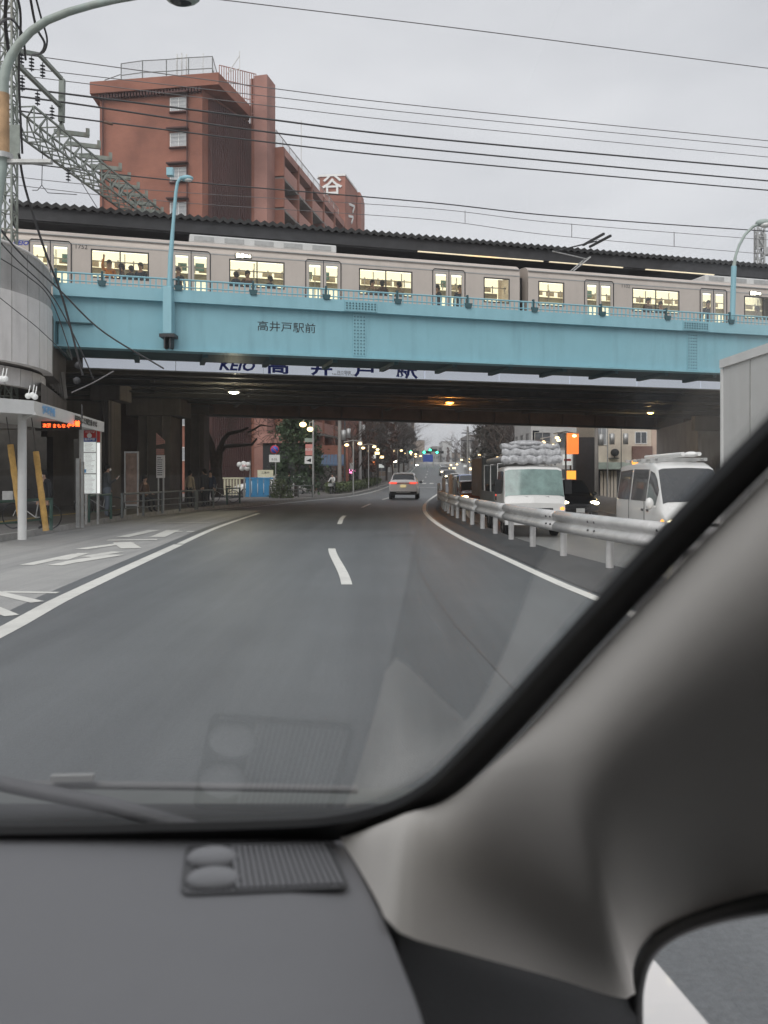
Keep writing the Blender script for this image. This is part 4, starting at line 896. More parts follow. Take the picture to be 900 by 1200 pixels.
MB().add([(W(359), -.054, Z(540)), (W(364.5), -.054, Z(537)), (W(364.5), -.054, Z(541.5))], [(0, 1, 2)]).build('arrow_mark', M['ink'], t)
# ---------------------------------------------------------------- buildings
WF = {}
def winmesh(w, h, fm='galv', pm_='pane'):
    k = (round(w, 2), round(h, 2), fm, pm_)
    if k not in WF:
        f_ = MB().bb((-w / 2, -.06, -h / 2), (-w / 2 + .06, .0, h / 2)).bb((w / 2 - .06, -.06, -h / 2), (w / 2, .0, h / 2)).bb((-w / 2 + .06, -.06, h / 2 - .06), (w / 2 - .06, 0, h / 2)).bb((-w / 2 + .06, -.06, -h / 2), (w / 2 - .06, 0, -h / 2 + .06)).bb((-.025, -.05, -h / 2 + .06), (.025, 0, h / 2 - .06)).mesh('window', M[fm])
        p_ = MB().bb((-w / 2 + .06, -.03, -h / 2 + .06), (-.025, -.012, h / 2 - .06)).bb((.025, -.024, -h / 2 + .06), (w / 2 - .06, -.012, h / 2 - .06)).mesh('pane', M[pm_])
        WF[k] = (f_, p_)
    return WF[k]
def window(par, P, ang, w, h, fm='galv', pm_='pane'):
    f_, p_ = winmesh(w, h, fm, pm_); o = share('window', f_, par, P, (0, 0, ang)); share('pane', p_, o); return o
def vprism(pts, z0, z1): return MB().prism(pts, z0, z1)
ap = thing('brick_apartment_block', 'tall orange brick apartment block with fenced roof and maroon ribbed side wall', 'building', (0, 0, 0))
A, B, C = Vector((-23.98, 68.4)), Vector((-15.02, 67.0)), Vector((-11.9, 73.0))
vprism([A, B, (B.x + .05, B.y + .3), C + Vector((-.3, .2)), (-12.6, 96), (-25, 96)], 0, 33.6).build('main_wall', M['brick'], ap)
rib_d = (C - B).normalized(); rn = Vector((rib_d.y, -rib_d.x))
q0, q1 = B + rib_d * .9 + rn * .06, C + rn * .06
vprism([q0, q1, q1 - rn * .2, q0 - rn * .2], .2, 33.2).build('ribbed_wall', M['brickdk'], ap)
b = MB(); Lr = (q1 - q0).length
for k in range(22):
    p = q0 + rib_d * (k + .5) * Lr / 22; b.box((p.x + rn.x * .06, p.y + rn.y * .06, 16.7), (.13, .12, 32.9), math.atan2(rib_d.y, rib_d.x))
b.build('wall_ribs', M['brickdk'], ap, kind='stuff')
fz = 34.6
vprism([A + Vector((-.65, -.55)), B + Vector((1.5, -.75)), C + Vector((.0, -.7)), C + Vector((-.5, .5)), (-25.2, 80)], 33.62, fz).build('roof_parapet', M['brick'], ap)
b = MB(); n = 34; fd = (B - A).normalized()
for k in range(n):
    p = A + (B - A) * (k + .5) / n; b.box((p.x, p.y - .25, 33.42), (.14, .42, .36), math.atan2(fd.y, fd.x))
b.build('parapet_corbels', M['brickdk'], ap, kind='stuff')
vprism([(-11.60, 72.5), (-10.42, 72.2), (-9.95, 74.2), (-11.2, 74.7)], 0, 37.4).build('fin_wall', M['brickpk'], ap)
vprism([(-12.0, 72.75), (-11.62, 72.6), (-11.25, 74.8), (-11.7, 75.0)], 0, 37.25).build('fin_wall', M['brick'], ap)
YW = next(A.y + (B.y - A.y) * q / 200 for q in range(201) if (A.x + (B.x - A.x) * q / 200) / (A.y + (B.y - A.y) * q / 200) >= (209.5 - 450) / F)
for k, yy in enumerate((122.5, 164, 204.5, 245.5)):
    P = px(209.5, yy, YW) + Vector((0, .12, 0)); f_ = window(ap, (P.x, P.y - .14, P.z), math.atan2(fd.y, fd.x), 1.5, 1.15, 'wht', 'panec')
    MB().box((0, -.3, .82), (1.8, .5, .12)).box((0, -.12, -.66), (1.6, .2, .1)).build('awning', M['brickdk'], f_)
    for i in range(3): share('window_bar', bpy.data.meshes.get('window_bar_m') or MB().bb((-.7, -.14, 0), (.7, -.12, .02)).mesh('window_bar_m', M['galv']), f_, (0, 0, -.45 + i * .35))
for k in range(7):
    P = px(209.5, 286 + k * 41, YW) + Vector((0, .12, 0)); window(ap, (P.x, P.y - .14, P.z), math.atan2(fd.y, fd.x), 1.5, 1.15, 'wht', 'panec')
for xx in (.35, 7.7): MB().tube([(A.x + xx, A.y - .22 - xx * .155, .3), (A.x + xx, A.y - .22 - xx * .155, 33.2)], .06, 6).build('drain_pipe', M['brickdk'], ap)
# roof fence
b = MB(); pts = [px(123, 0, 70), px(142, 0, 69), px(167, 0, 68.5), px(195, 0, 68.3), px(221, 0, 68), px(249, 0, 67.8), px(257, 0, 72)]
pts = [Vector((p.x, p.y, 0)) for p in pts]
for i, p in enumerate(pts): b.bar((p.x, p.y, fz), (p.x, p.y, 36.7 - (.9 if i == 0 else 0)), .07)
for z_ in (36.7, 35.7):
    for p, q in zip(pts[:-1], pts[1:]): b.bar((p.x, p.y, z_ - (.9 if p is pts[0] else 0)), (q.x, q.y, z_ - (.9 if p is pts[0] else 0)), .05)
b.build('roof_fence', M['greyr'], ap)
msh = bpy.data.materials.new('chain link'); msh.use_nodes = True
mn, ml = msh.node_tree.nodes, msh.node_tree.links; b_ = mn['Principled BSDF']; b_.inputs['Base Color'].default_value = (.3, .3, .3, 1); b_.inputs['Alpha'].default_value = .25
M['mesh'] = msh
b = MB()
for p, q in zip(pts[1:-1], pts[2:]): b.add([(p.x, p.y, fz), (q.x, q.y, fz), (q.x, q.y, 36.7), (p.x, p.y, 36.7)], [(0, 1, 2, 3)])
b.build('chain_link', msh, ap)
b = MB(); g0, g1 = px(257, 0, 71), px(300, 0, 72.6)
for k in range(17):
    p = g0 + (g1 - g0) * k / 16; b.bar((p.x, p.y, 33.0), (p.x, p.y, 37.6), .06)
for z_ in (34.0, 35.2, 36.4, 37.6): b.bar((g0.x, g0.y, z_), (g1.x, g1.y, z_), .06)
b.build('roof_screen', M['brickpk'], ap, kind='stuff')
p = px(213, 0, 68.6); b = MB().bar((p.x, p.y, fz), (p.x, p.y, 37.4), .07)
for dx in (-.4, 0, .4): b.bar((p.x + dx, p.y, 35.6), (p.x + dx, p.y, 37.3), .09)
b.bar((p.x - .4, p.y, 35.6), (p.x, p.y, 35.1), .05).bar((p.x + .4, p.y, 35.6), (p.x, p.y, 35.1), .05).bar((p.x - .4, p.y, 37), (p.x + .4, p.y, 37), .05)
b.build('antenna', M['galv'], ap)
p = px(238, 0, 69); MB().bar((p.x, p.y, fz), (p.x, p.y, 37.6), .05).build('antenna', M['galv'], ap)
p = px(266, 0, 71); MB().bar((p.x, p.y, 36.8), (p.x + 1.1, p.y, 38.4), .06).bar((p.x + 1.1, p.y, 36.8), (p.x + 1.1, p.y, 38.8), .06).bar((p.x, p.y, 37), (p.x + 1.1, p.y, 37.3), .05).build('antenna', M['galv'], ap)
# long balcony wing
bwg = thing('balcony_wing', 'long receding apartment wing with dark balconies and pink parapets', 'building', (0, 0, 0))
P, Q = Vector((-10.5, 74.3)), Vector((-6.0, 96)); L = (Q - P).length; dd = (Q - P) / L; nn = Vector((dd.y, -dd.x)); aa = math.atan2(dd.y, dd.x)
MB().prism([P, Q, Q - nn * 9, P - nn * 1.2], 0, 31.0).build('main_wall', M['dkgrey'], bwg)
par = MB().bb((.02, -1.30, 0), (L / 5 - .35, -1.12, 1.15)).mesh('parapet', M['brickpk']); slab = MB().bb((0, -1.3, -.22), (L - .1, -.02, -.02)).mesh('floor_slab', M['conc'])
fin = MB().bb((-.16, -1.42, 0), (.16, -.02, 2.6)).mesh('divider', M['brick']); ac = MB().bb((0, -.6, .05), (.8, -.25, .65)).mesh('aircon_unit', M['panel'])
for fl in range(11):
    zf = .5 + fl * 2.85; org = (P.x, P.y, zf)
    e = share('floor_slab', slab, bwg, org, (0, 0, aa))
    for k in range(5):
        if (k + fl) % 4 != 3: share('parapet', par, e, (k * L / 5 + .17, 0, .0))
        else:
            share('parapet', par, e, (k * L / 5 + .17, 0, .0), sc=(.55, 1, 1)); share('aircon_unit', ac, e, (k * L / 5 + 2.6, 0, 0))
        share('divider', fin, e, (k * L / 5, 0, 0))
        window(e, (k * L / 5 + 2.1, -.03, 1.35), 0, 2.2, 1.9, 'galv', 'pane')
MB().prism([P + nn * 1.35, Q + nn * 1.35, Q - nn * .4, P - nn * .4], 31.01, 31.7).build('roof_parapet', M['brickpk'], bwg)
b = MB()
for k in range(12):
    p = P + dd * L * k / 11 + nn * .6; b.bar((p.x, p.y, 31.7), (p.x, p.y, 33.3), .06)
p, q = P + nn * .6, Q + nn * .6; b.bar((p.x, p.y, 33.3), (q.x, q.y, 33.3), .06)
b.build('roof_fence', M['galv'], bwg)
MB().add([(p.x, p.y, 31.7), (q.x, q.y, 31.7), (q.x, q.y, 33.3), (p.x, p.y, 33.3)], [(0, 1, 2, 3)]).build('chain_link', msh, bwg)
p = px(353, 0, 92); MB().bar((p.x, p.y, 31.5), (p.x, p.y, 42), .09).build('antenna', M['galv'], bwg)
tw_ = thing('sign_tower', 'brick tower with a large white character and receding lettered side', 'building', (0, 0, 0))
vprism([(-7.65, 96.4), (-4.6, 96.0), (-3.35, 101.5), (-3.0, 101.4), (-2.6, 104), (-8, 104)], 0, 37.2).build('tower_wall', M['bricktw'], tw_)
vprism([(-3.33, 101.2), (-2.85, 101.1), (-2.5, 104.5), (-3, 104.6)], 0, 36.8).build('corner_fin', M['brickpk'], tw_)
vprism([(-7.75, 96.3), (-4.55, 95.9), (-3.3, 101.4), (-3.6, 101.6), (-8, 97)], 37.21, 37.45).build('coping', M['wht'], tw_)
text('谷', 'tower_letter', 2.5, M['wht'], tw_, (-6.15, 96.08, 36.0), (R(90), 0, R(-7.5)), ext=.05, bold=.03)
sd_ = Vector((-3.35 + 4.6, 5.5)).normalized()
b = MB()
for k, (z_, a, c) in enumerate(((34.4, .8, 2.8), (32.9, .4, 2.2), (31.2, .9, 3.0), (29.8, .4, 2.4), (28.2, .8, 2.8))):
    p0, p1 = Vector((-4.6, 96)) + sd_ * (1.2 + a * .5), Vector((-4.6, 96)) + sd_ * (1.2 + c)
    b.bar((p0.x + .06, p0.y, z_), (p1.x + .06, p1.y, z_ + .5), .1, .28); b.bar((p1.x + .06, p1.y, z_ + .5), (p1.x - .1, p1.y - .8, z_ - .5), .1, .25)
b.build('side_lettering', M['wht'], tw_)
# roof deck frame between wing and tower
MB().bb((-9.8, 94, 32.6), (-7.7, 96, 32.9)).bb((-9.6, 94, 31.0), (-9.4, 94.2, 32.59)).bb((-8.6, 94, 31.0), (-8.4, 94.2, 32.59)).build('roof_frame', M['galv'], tw_)
# generic street building: front faces the camera (-y), side faces +x or -x
def block(X0, X1, Y0, Y1, h, m_, label, nx=3, nz=2, side=0, ny=4, z0=None, sh=2.9, w=1.3, hh=1.3, pm_='pane', fm='galv', roof='conc', base=0.9, cat='building', group=None):
    z0 = prof(Y0) - .3 if z0 is None else z0; t = thing('street_building', label, cat, ((X0 + X1) / 2, Y0, z0), 0, group); hw = (X1 - X0) / 2
    MB().bb((-hw, 0, 0), (hw, Y1 - Y0, h)).build('wall', M[m_], t); MB().bb((-hw - .12, -.12, h), (hw + .12, Y1 - Y0 + .1, h + .35)).build('roof', M[roof], t)
    for j in range(nz):
        for i in range(nx):
            window(t, (-hw + (i + .5) * 2 * hw / nx, -.004, base + .9 + j * sh), 0, min(w, 2 * hw / nx * .75), hh, fm, pm_)
        if side:
            for i in range(ny): window(t, (side * (hw + .004), (i + .5) * (Y1 - Y0) / ny, base + .9 + j * sh), R(90) if side > 0 else R(-90), min(w, (Y1 - Y0) / ny * .7), hh, fm, pm_)
    return t
M['plaster'] = mat('beige plaster', (.66, .58, .48), .8, var=.08, streak=.35, dirt=(.45, .38, .31)); M['plaster2'] = mat('pinkish plaster', (.62, .47, .38), .8, var=.08, streak=.3, dirt=(.3, .2, .16))
M['greyb'] = mat('grey rendered wall', (.27, .265, .26), .85, var=.12, streak=.3); M['whiteb'] = mat('white rendered wall', (.5, .5, .49), .8, var=.08, streak=.4, dirt=(.34, .33, .31)); M['tanb'] = mat('tan tile wall', (.33, .26, .2), .8, var=.1)
bl = block(-6.9, -2.2, 106, 128, 22, 'brick', 'brick building beyond the tower, partly behind the tall poles', 2, 6, 1, 6)
block(-3.0, 0.6, 132, 150, 19, 'tanb', 'tan building behind the brown conifer of the left avenue', 2, 5, 1, 5)
block(-1.2, 3.6, 154, 175, 20, 'whiteb', 'white building left of the avenue beyond the tan one', 2, 5, 1, 5)
block(0.6, 6.0, 182, 205, 22, 'greyb', 'grey building left of the far avenue end', 2, 5, 1, 5)
block(3.5, 9.0, 240, 262, 20, 'tanb', 'tan building at the crest on the left of the road', 3, 4, 1, 4)
# low dark ground floor passage of the wing and the blue awning shop
sp = thing('awning_shop', 'small shop front with blue awning, dark doorway and pink pillar', 'shop', px(387, 560, 78).xy.to_3d())
b = MB().bb((-2.4, .3, .1), (1.7, 3, 4.6)).build('wall', M['brick'], sp); MB().bb((-1.3, .22, .12), (.1, .28, 2.7)).build('doorway', M['black'], sp)
MB().bb((.2, .0, .12), (1.0, .29, 2.9)).build('pillar', M['brickpk'], sp)
q = MB(); 
for k in range(9):
    x0 = -1.6 + k * .33; q.add([(x0, -.9, 2.75), (x0 + .32, -.9, 2.75), (x0 + .30, .0, 3.7), (x0 + .02, .0, 3.7), (x0, -.9, 2.6), (x0 + .32, -.9, 2.6)], [(0, 1, 2, 3), (4, 5, 1, 0)])
q.build('awning', mat('blue grey awning', (.07, .11, .18), .6), sp, kind='stuff')
dpw = thing('dark_porch', 'dark recessed porch with pale notice beside the brick wing', 'porch', px(330, 560, 69).xy.to_3d())
MB().bb((-1.6, 0, .1), (2.3, .3, 4.6)).build('recess', M['black'], dpw); MB().bb((-2.0, -.3, 4.4), (2.6, .3, 5.2)).build('lintel', M['brickpk'], dpw); MB().bb((-.9, -.08, 1.2), (-.35, -.003, 1.9)).build('notice', M['cream'], dpw)
# right side buildings
HYR = 66.0
rb = block(17.4, 24.8, HYR, 78, 9.0, 'plaster', 'beige two storey house with brown balcony panel on the right', 0, 0, 0, z0=-.3)
for (x, y, w_, h_, pm_) in ((751, 513, 1.0, 1.0, 'pane'), (768, 513, 0.5, 1.0, 'pane'), (705, 510, .8, 1.6, 'panec')):
    P = px(x, y, HYR) - Vector((21.1, HYR, -.3)); window(rb, (P.x, -.004, P.z), 0, w_, h_, 'wht', pm_)
lx = lambda a: (a - 450) * HYR / F - 21.1
lz = lambda b_: H + (YH - b_) * HYR / F + .3
MB().bb((lx(740), -.35, lz(546)), (lx(763), -.02, lz(523))).build('brown_balcony', mat('brown balcony panel', (.17, .09, .07), .6), rb)
MB().bb((lx(763.5), -.12, lz(547)), (lx(794), -.004, lz(492))).build('pinkish_wall', M['plaster2'], rb)
MB().bb((lx(680), -1.1, lz(550)), (lx(739), -.02, lz(542))).build('shop_awning', mat('pale green awning', (.36, .42, .37), .6, var=.2), rb)
MB().bb((lx(700), -.06, 0), (lx(740), -.004, lz(551))).build('dark_shopfront', M['dkgrey'], rb)
for k in range(5): MB().bb((lx(703 + k * 4), -.2, 0), (lx(705.8 + k * 4), -.07, lz(552))).build('shutter_slat', M['plaster'], rb)
MB().bb((lx(724), -.5, .1), (lx(733), -.1, lz(574))).build('blue_box', mat('blue box', (.05, .16, .28), .5), rb)
MB().bb((lx(727), -.3, lz(573)), (lx(731), -.12, lz(560))).build('white_meter', M['wht'], rb)
MB().lathe([(0, -.55), (.3, -.55), (.3, -.2), (0, -.2)], (lx(719), 0, lz(530.5)), 'Y', 16).bar((lx(719), -.3, lz(530)), (lx(719), -.3, lz(537)), .05).bb((lx(713), -.4, lz(537.5)), (lx(724), -.004, lz(536.6))).build('satellite_dish', M['dkgrey'], rb)
block(11.6, 15.2, 64, 72, 8.2, 'whiteb', 'white building behind the orange sign on the right', 2, 2, -1, 3)
block(13.5, 20, 78, 96, 13, 'greyb', 'grey block far right behind the parked traffic', 3, 3, -1, 4)
block(17.5, 24, 120, 140, 12, 'tanb', 'tan block right of the avenue further up', 3, 3, -1, 4)
block(22.5, 30, 165, 190, 10, 'whiteb', 'white low block right of the avenue far up the hill', 3, 3, -1, 4)
block(26, 36, 250, 275, 9, 'greyb', 'grey block at the crest right of the road', 4, 3, -1, 3)
block(33, 45, 300, 320, 11, 'whiteb', 'pale block on the right skyline', 4, 3)
for k in range(9):
    x = 4 + k * 6.2; block(x, x + 4.8, 380 + (k % 3) * 22, 400 + (k % 3) * 22, 8 + (k * 37 % 5) * 1.6 + 0, ('greyb', 'whiteb', 'tanb')[k % 3], 'hazy distant building on the skyline, number %s from the left of its row' % ('one', 'two', 'three', 'four', 'five', 'six', 'seven', 'eight', 'nine')[k], 3, 2, group='distant skyline buildings')
# utility poles
def pole(x, Y, top, label, r=.15, m_='galv', arms=2):
    t = thing('utility_pole', label, 'utility pole', px(x, 560, Y).xy.to_3d()); z0 = hz(t.location.x, Y) - .1; zt_ = px(0, top, Y).z
    MB().tube([(0, 0, z0), (0, 0, zt_)], [r, r * .75], 10).build('pole_shaft', M[m_], t)
    for k in range(arms): MB().bb((-.7, -.05, zt_ - .8 - k * .9), (.7, .05, zt_ - .7 - k * .9)).build('cross_arm', M['dkgrey'], t)
    MB().lathe([(0, -.45), (.2, -.45), (.22, .4), (0, .45)], (.35, 0, zt_ - 3.0), 'Z', 12).build('transformer', M['galv'], t)
    return t
pole(398, 72, 470, 'pale concrete utility pole left of the shop awning end', .2, 'conc')
pole(404, 76, 470, 'thin dark pole immediately right of the pale concrete one', .1, 'wire', 1)
pole(422, 88, 470, 'grey utility pole in front of the brick building', .2, 'galv')
pole(433, 100, 470, 'dark utility pole further along the left pavement', .14, 'wire', 3)
pole(699, 63.0, 470, 'brown grey utility pole before the beige house', .17, 'conc', 1)
pole(712, 64.5, 470, 'thin pale pipe pole right of the utility pole', .05, 'galv', 0)
pole(728, 64.7, 470, 'thin drainpipe pole left of the small window', .035, 'wire', 0)
pole(548, 95, 500, 'grey pole between the far traffic and the trees', .16, 'galv')
# ---------------------------------------------------------------- trees
def branchset(seed, h, spread, levels, r0, up=.55, twig_r=.012):
    rr = random.Random(seed); lim, tws = MB(), MB()
    def grow(p, d, L, r, lv):
        n = 3; pts = [p]; q = p
        for i in range(n):
            d = (d + Vector((rr.uniform(-.22, .22), rr.uniform(-.22, .22), rr.uniform(-.08, .15)))).normalized(); q = q + d * L / n; pts.append(q)
        (lim if lv < 2 else tws).tube(pts, [r * (1 - .45 * i / n) for i in range(n + 1)], 6 if lv == 0 else 4 if lv < 2 else 3, cap=False)
        if lv >= levels: return
        for k in range(4 if lv else 6):
            f_ = rr.uniform(.35, 1); j = min(n, max(1, int(f_ * n + .5))); a = rr.uniform(0, 6.28)
            nd = (d * up + Vector((math.cos(a), math.sin(a), rr.uniform(-.1, .5))) * spread).normalized(); grow(pts[j], nd, L * rr.uniform(.55, .75), max(twig_r, r * .5), lv + 1)
    grow(Vector((0, 0, 0)), Vector((0, 0, 1)), h * .5, r0, 0); return lim, tws
def bare_tree(seed, h, label, loc, spread=.8, levels=4, r0=.16, group=None):
    t = thing('bare_tree', label, 'tree', loc, 0, group); a, c = branchset(seed, h, spread, levels, r0)
    a.build('trunk', M['bark'], t); c.build('crown', M['twig'], t); return t
def leafcloud(seed, n, size, f):
    rr = random.Random(seed); b = MB()
    for _ in range(n):
        p = f(rr); s_ = size * rr.uniform(.5, 1.4); a = Vector((rr.uniform(-1, 1), rr.uniform(-1, 1), rr.uniform(-1, 1))).normalized() * s_; c = a.cross(Vector((rr.uniform(-1, 1), rr.uniform(-1, 1), rr.uniform(-1, 1)))).normalized() * s_ * .6
        b.add([p - a, p + c, p + a, p - c], [(0, 1, 2, 3)])
    return b
def leafy_tree(seed, h, rad, label, loc, m_, n=2600, leaf=.16, z0f=.15, power=.8, group=None, name='leafy_tree'):
    t = thing(name, label, 'tree', loc, 0, group); MB().tube([(0, 0, 0), (.05, 0, h * .5), (0, .05, h * .9)], [.16, .11, .03], 7).build('trunk', M['bark'], t)
    rr = random.Random(seed); cl = [(rr.uniform(0, 6.28), rr.random(), rr.random()) for _ in range(60)]
    def f(r):
        a0, fz_, q = cl[r.randrange(60)]; z = h * (z0f + (1 - z0f) * fz_); R_ = rad * ((1 - fz_) ** power + .12)
        return Vector((math.cos(a0) * R_ * (.45 + .5 * q), math.sin(a0) * R_ * (.45 + .5 * q), z)) + Vector((r.gauss(0, .16), r.gauss(0, .16), r.gauss(0, .13))) * rad
    leafcloud(seed, n, leaf, f).build('crown', M[m_], t); return t
# the tree by the cream barrier with long sideways limbs
def gt(x, y, Y): return px(x, y, Y)
t = thing('bare_tree', 'bare street tree with long crooked sideways limbs by the cream barrier', 'tree', gt(252, 575, 46).xy.to_3d()); o_ = t.location.copy()
G = lambda x, y, Y=46: gt(x, y, Y) - o_
b = MB()
b.tube([G(253, 582), G(253, 560), G(251, 540), G(247, 520), G(240, 503), G(236, 488)], [.30, .27, .24, .2, .16, .12], 10)
b.tube([G(252, 545), G(257, 527), G(262, 515), G(268, 508, 45.6), G(282, 505, 45), G(291, 501, 44.6)], [.2, .16, .14, .12, .09, .05], 8)
b.tube([G(247, 520), G(243, 509, 46.5), G(235, 507, 47), G(228, 512, 47)], [.15, .11, .08, .05], 8)
b.build('trunk', M['bark'], t)
t2 = thing('bare_tree', 'crooked bare tree reaching right above the blue barrier', 'tree', gt(258, 577, 47).xy.to_3d()); o_ = t2.location.copy()
b = MB().tube([G(258, 580, 47), G(256, 553, 47), G(258, 530, 47), G(264, 523, 46.8), G(279, 522, 46.5), G(295, 521, 46.2), G(301, 514, 46)], [.24, .2, .16, .13, .11, .08, .05], 8).tube([G(290, 507, 46), G(298, 503, 46), G(306, 498, 46), G(318, 500, 46)], [.07, .06, .05, .03], 6).build('trunk', M['bark'], t2)
rr = random.Random(3); b = MB()
for k in range(120):
    q = G(rr.uniform(250, 345), rr.uniform(490, 523), rr.uniform(45, 48)); d = Vector((rr.uniform(-1, 1), rr.uniform(-.5, .5), rr.uniform(-.3, .9))) * .8; b.tube([q, q + d * .5 + Vector((0, 0, .05)), q + d], [.02, .014, .008], 3, cap=False)
b.build('crown', M['twig'], t2)
leafy_tree(5, 6.2, 1.9, 'dark evergreen tree behind the twin globe lamp post', px(347, 560, 58).xy.to_3d(), 'leaf', 6500, .13, .12, .45)
leafy_tree(9, 1.3, .8, 'small green shrub beside the no parking sign', px(330, 560, 53).xy.to_3d(), 'leaf2', 900, .08, .05, .4, name='shrub')
def hedge(f0, f1, ya, yb, h, w, label, m_, n=5000):
    def f(r):
        Y = r.uniform(ya, yb); return Vector((Kc(Y) - f0 - r.uniform(0, w), Y, prof(Y) + .15 + h * math.sqrt(r.random()) * (.85 + .15 * math.sin(Y * 1.7))))
    tag(leafcloud(int(ya), n, .11, f).build('hedge', M[m_]), label, 'hedge')
hedge(.5, 0, 66, 100, .9, 1.5, 'clipped green hedge along the left kerb beyond the shop', 'leaf2', 9000)
hedge(2.1, 0, 72, 112, 2.3, 2.0, 'dark taller bushes behind the green hedge', 'leafgr', 9000)
protos = []
for k, (sd, lab) in enumerate(((11, 'bare grey street tree'), (12, 'bare grey street tree'), (13, 'bare grey street tree'))):
    protos.append(bare_tree(sd, 11 + k, 'x', (0, 0, -100), .62, 4, .17))
br1 = leafy_tree(21, 13, 1.3, 'x', (0, 0, -100), 'leafbr', 3800, .2, .18, .35); br2 = leafy_tree(22, 12, 1.5, 'x', (0, 0, -100), 'leafgr', 3600, .2, .2, .4)
used = set()
def place(pr, x, Y, sc, label, grp):
    X = (x - 450) * Y / F; z = prof(Y)
    if pr.name in used: dup(pr, (X, Y, z), rnd.uniform(0, 6), label, sc, grp)
    else:
        used.add(pr.name); pr.location = (X, Y, z); pr.scale = (sc,) * 3; pr['label'] = label; pr['group'] = grp
gl_, gr_ = 'avenue trees on the left side', 'avenue trees on the right side'
place(protos[0], 415, 82, .9, 'nearest bare avenue tree on the left, before the brick building', gl_)
place(protos[1], 437, 96, .95, 'bare avenue tree between the brick building and the brown conifer', gl_)
place(br1, 453, 112, 1.0, 'brown feathery conifer standing in the left avenue', gl_)
place(br2, 467, 128, 1.0, 'grey feathery tree just right of the brown conifer', gl_)
place(protos[2], 461, 122, 1.0, 'bare tree squeezed between the two feathery avenue trees', gl_)
place(br2, 473, 150, 1.1, 'second grey feathery tree further along the left avenue', gl_)
place(protos[0], 478, 165, 1.1, 'bare tree towards the far end of the left avenue', gl_)
place(br2, 480, 190, 1.1, 'last feathery tree before the far traffic lights on the left', gl_)
place(protos[1], 486, 215, .9, 'small bare tree at the crest on the left', gl_)
place(protos[0], 592, 80, .95, 'large bare tree rising behind the white truck', gr_)
place(br2, 580, 92, .85, 'dense grey tree left of the white truck', gr_)
place(protos[2], 604, 90, .9, 'bare tree directly above the truck load', gr_)
place(protos[1], 622, 84, .9, 'bare tree right of the truck load', gr_)
place(br2, 637, 100, .9, 'dense grey tree behind the blue banner', gr_)
place(protos[1], 568, 130, .7, 'low bare tree further up on the right', gr_)
place(br2, 556, 160, .5, 'low rounded grey tree on the right hillside', gr_)
place(br2, 545, 190, .5, 'small grey tree on the right near the crest', gr_)
place(protos[2], 534, 230, .6, 'tiny bare tree at the crest on the right', gr_)
place(br2, 572, 84, .95, 'tall grey tree just left of the truck rack', gr_)
place(protos[0], 563, 100, .95, 'tall bare tree left of the truck above the pale blue van', gr_)
place(br1, 612, 96, .9, 'brownish tree behind the truck load', gr_)
place(br2, 648, 88, .8, 'grey tree just left of the orange sign', gr_)
place(br1, 428, 90, .9, 'brownish slim tree at the brick building corner', gl_)
place(br2, 443, 104, .95, 'grey tree left of the brown conifer', gl_)
for k in range(8):
    place((br2, br1)[k % 2], 516 + k * 9, 340 + k * 9, .62, 'hazy distant tree on the skyline, %s from the left' % ('first', 'second', 'third', 'fourth', 'fifth', 'sixth', 'seventh', 'eighth')[k], 'trees on the skyline')
# far lamps, signals, signs
def lampcluster(x, y, Y, label, m_='g_warm', n=2, r=.2):
    t = thing('street_lamp', label, 'street lamp', px(x, 560, Y).xy.to_3d(), 0, 'warm street lamps along the avenue'); z = px(0, y, Y).z
    MB().tube([(0, 0, hz(t.location.x, Y)), (0, 0, z + .3)], .06, 6).build('pole', M['galv'], t); MB().tube([(-.8, 0, z + .25), (0, 0, z + .4), (.8, 0, z + .25)], .03, 5).build('arm', M['galv'], t)
    for k in range(n): MB().ball(((k - (n - 1) / 2) * 1.1, 0, z + (.12 if k else 0)), r, (1.3, 1, .8), 10, 6).build('globe_lamp', M[m_], t)
for i, (x, y, Y) in enumerate(((414, 521.5, 68), (432, 525, 80), (437, 528, 96), (466, 529, 120), (478, 531, 140), (484, 533, 160), (490, 535, 185))):
    lampcluster(x, y, Y, 'warm twin lamp on the left avenue, %s from the bridge' % ('first', 'second', 'third', 'fourth', 'fifth', 'sixth', 'seventh')[i], r=.11 + Y * .0005)
for i, (x, y, Y) in enumerate(((639, 524, 58), (646, 518, 60), (663, 513, 52), (567, 533, 100), (555, 541, 115), (545, 539, 130), (532, 545, 150), (529, 549, 170))):
    lampcluster(x, y, Y, 'warm twin lamp on the right side, %s' % ('by the blue banner', 'just above the truck load', 'beside the orange sign', 'left of the dense grey tree', 'above the pale blue van', 'near the grey pole', 'left of the far traffic', 'lowest towards the crest')[i], r=.09 + Y * .0005)
cols = ['g_warm', 'g_warm', 'g_panel', 'g_amb', 'g_white']
nm = ['first', 'second', 'third', 'fourth', 'fifth', 'sixth', 'seventh', 'eighth', 'ninth', 'tenth']
def shoplight(x, y, Y, c_, lab, w_=.4, h_=.25):
    t = thing('shop_light', lab, 'lamp', px(x, y, Y), 0, 'small lit signs and lamps of the far shops'); MB().box((0, 0, 0), (w_, .2, h_)).build('lamp_box', M[c_], t); zz = prof(Y) - t.location.z
    MB().bar((0, .12, -h_ / 2), (0, .12, zz), .06).build('stand', M['dkgrey'], t)
for k in range(10):
    x, y, Y = 442 + k * 5.2, 531 + k * 1.6 + (k % 3) * 3, 90 + k * 15; shoplight(x, y, Y, cols[k % 5], nm[k] + ' of the small lit shop signs receding along the left avenue', .5 + .03 * k, .28 + .02 * k)
for k in range(10):
    x, y, Y = 585 - k * 6.6, 537 + k * 1.5 + (k % 2) * 5, 74 + k * 14; shoplight(x, y, Y, cols[(k * 2) % 5], nm[k] + ' of the small lit shop signs receding along the right side', .5 + .03 * k, .28 + .02 * k)
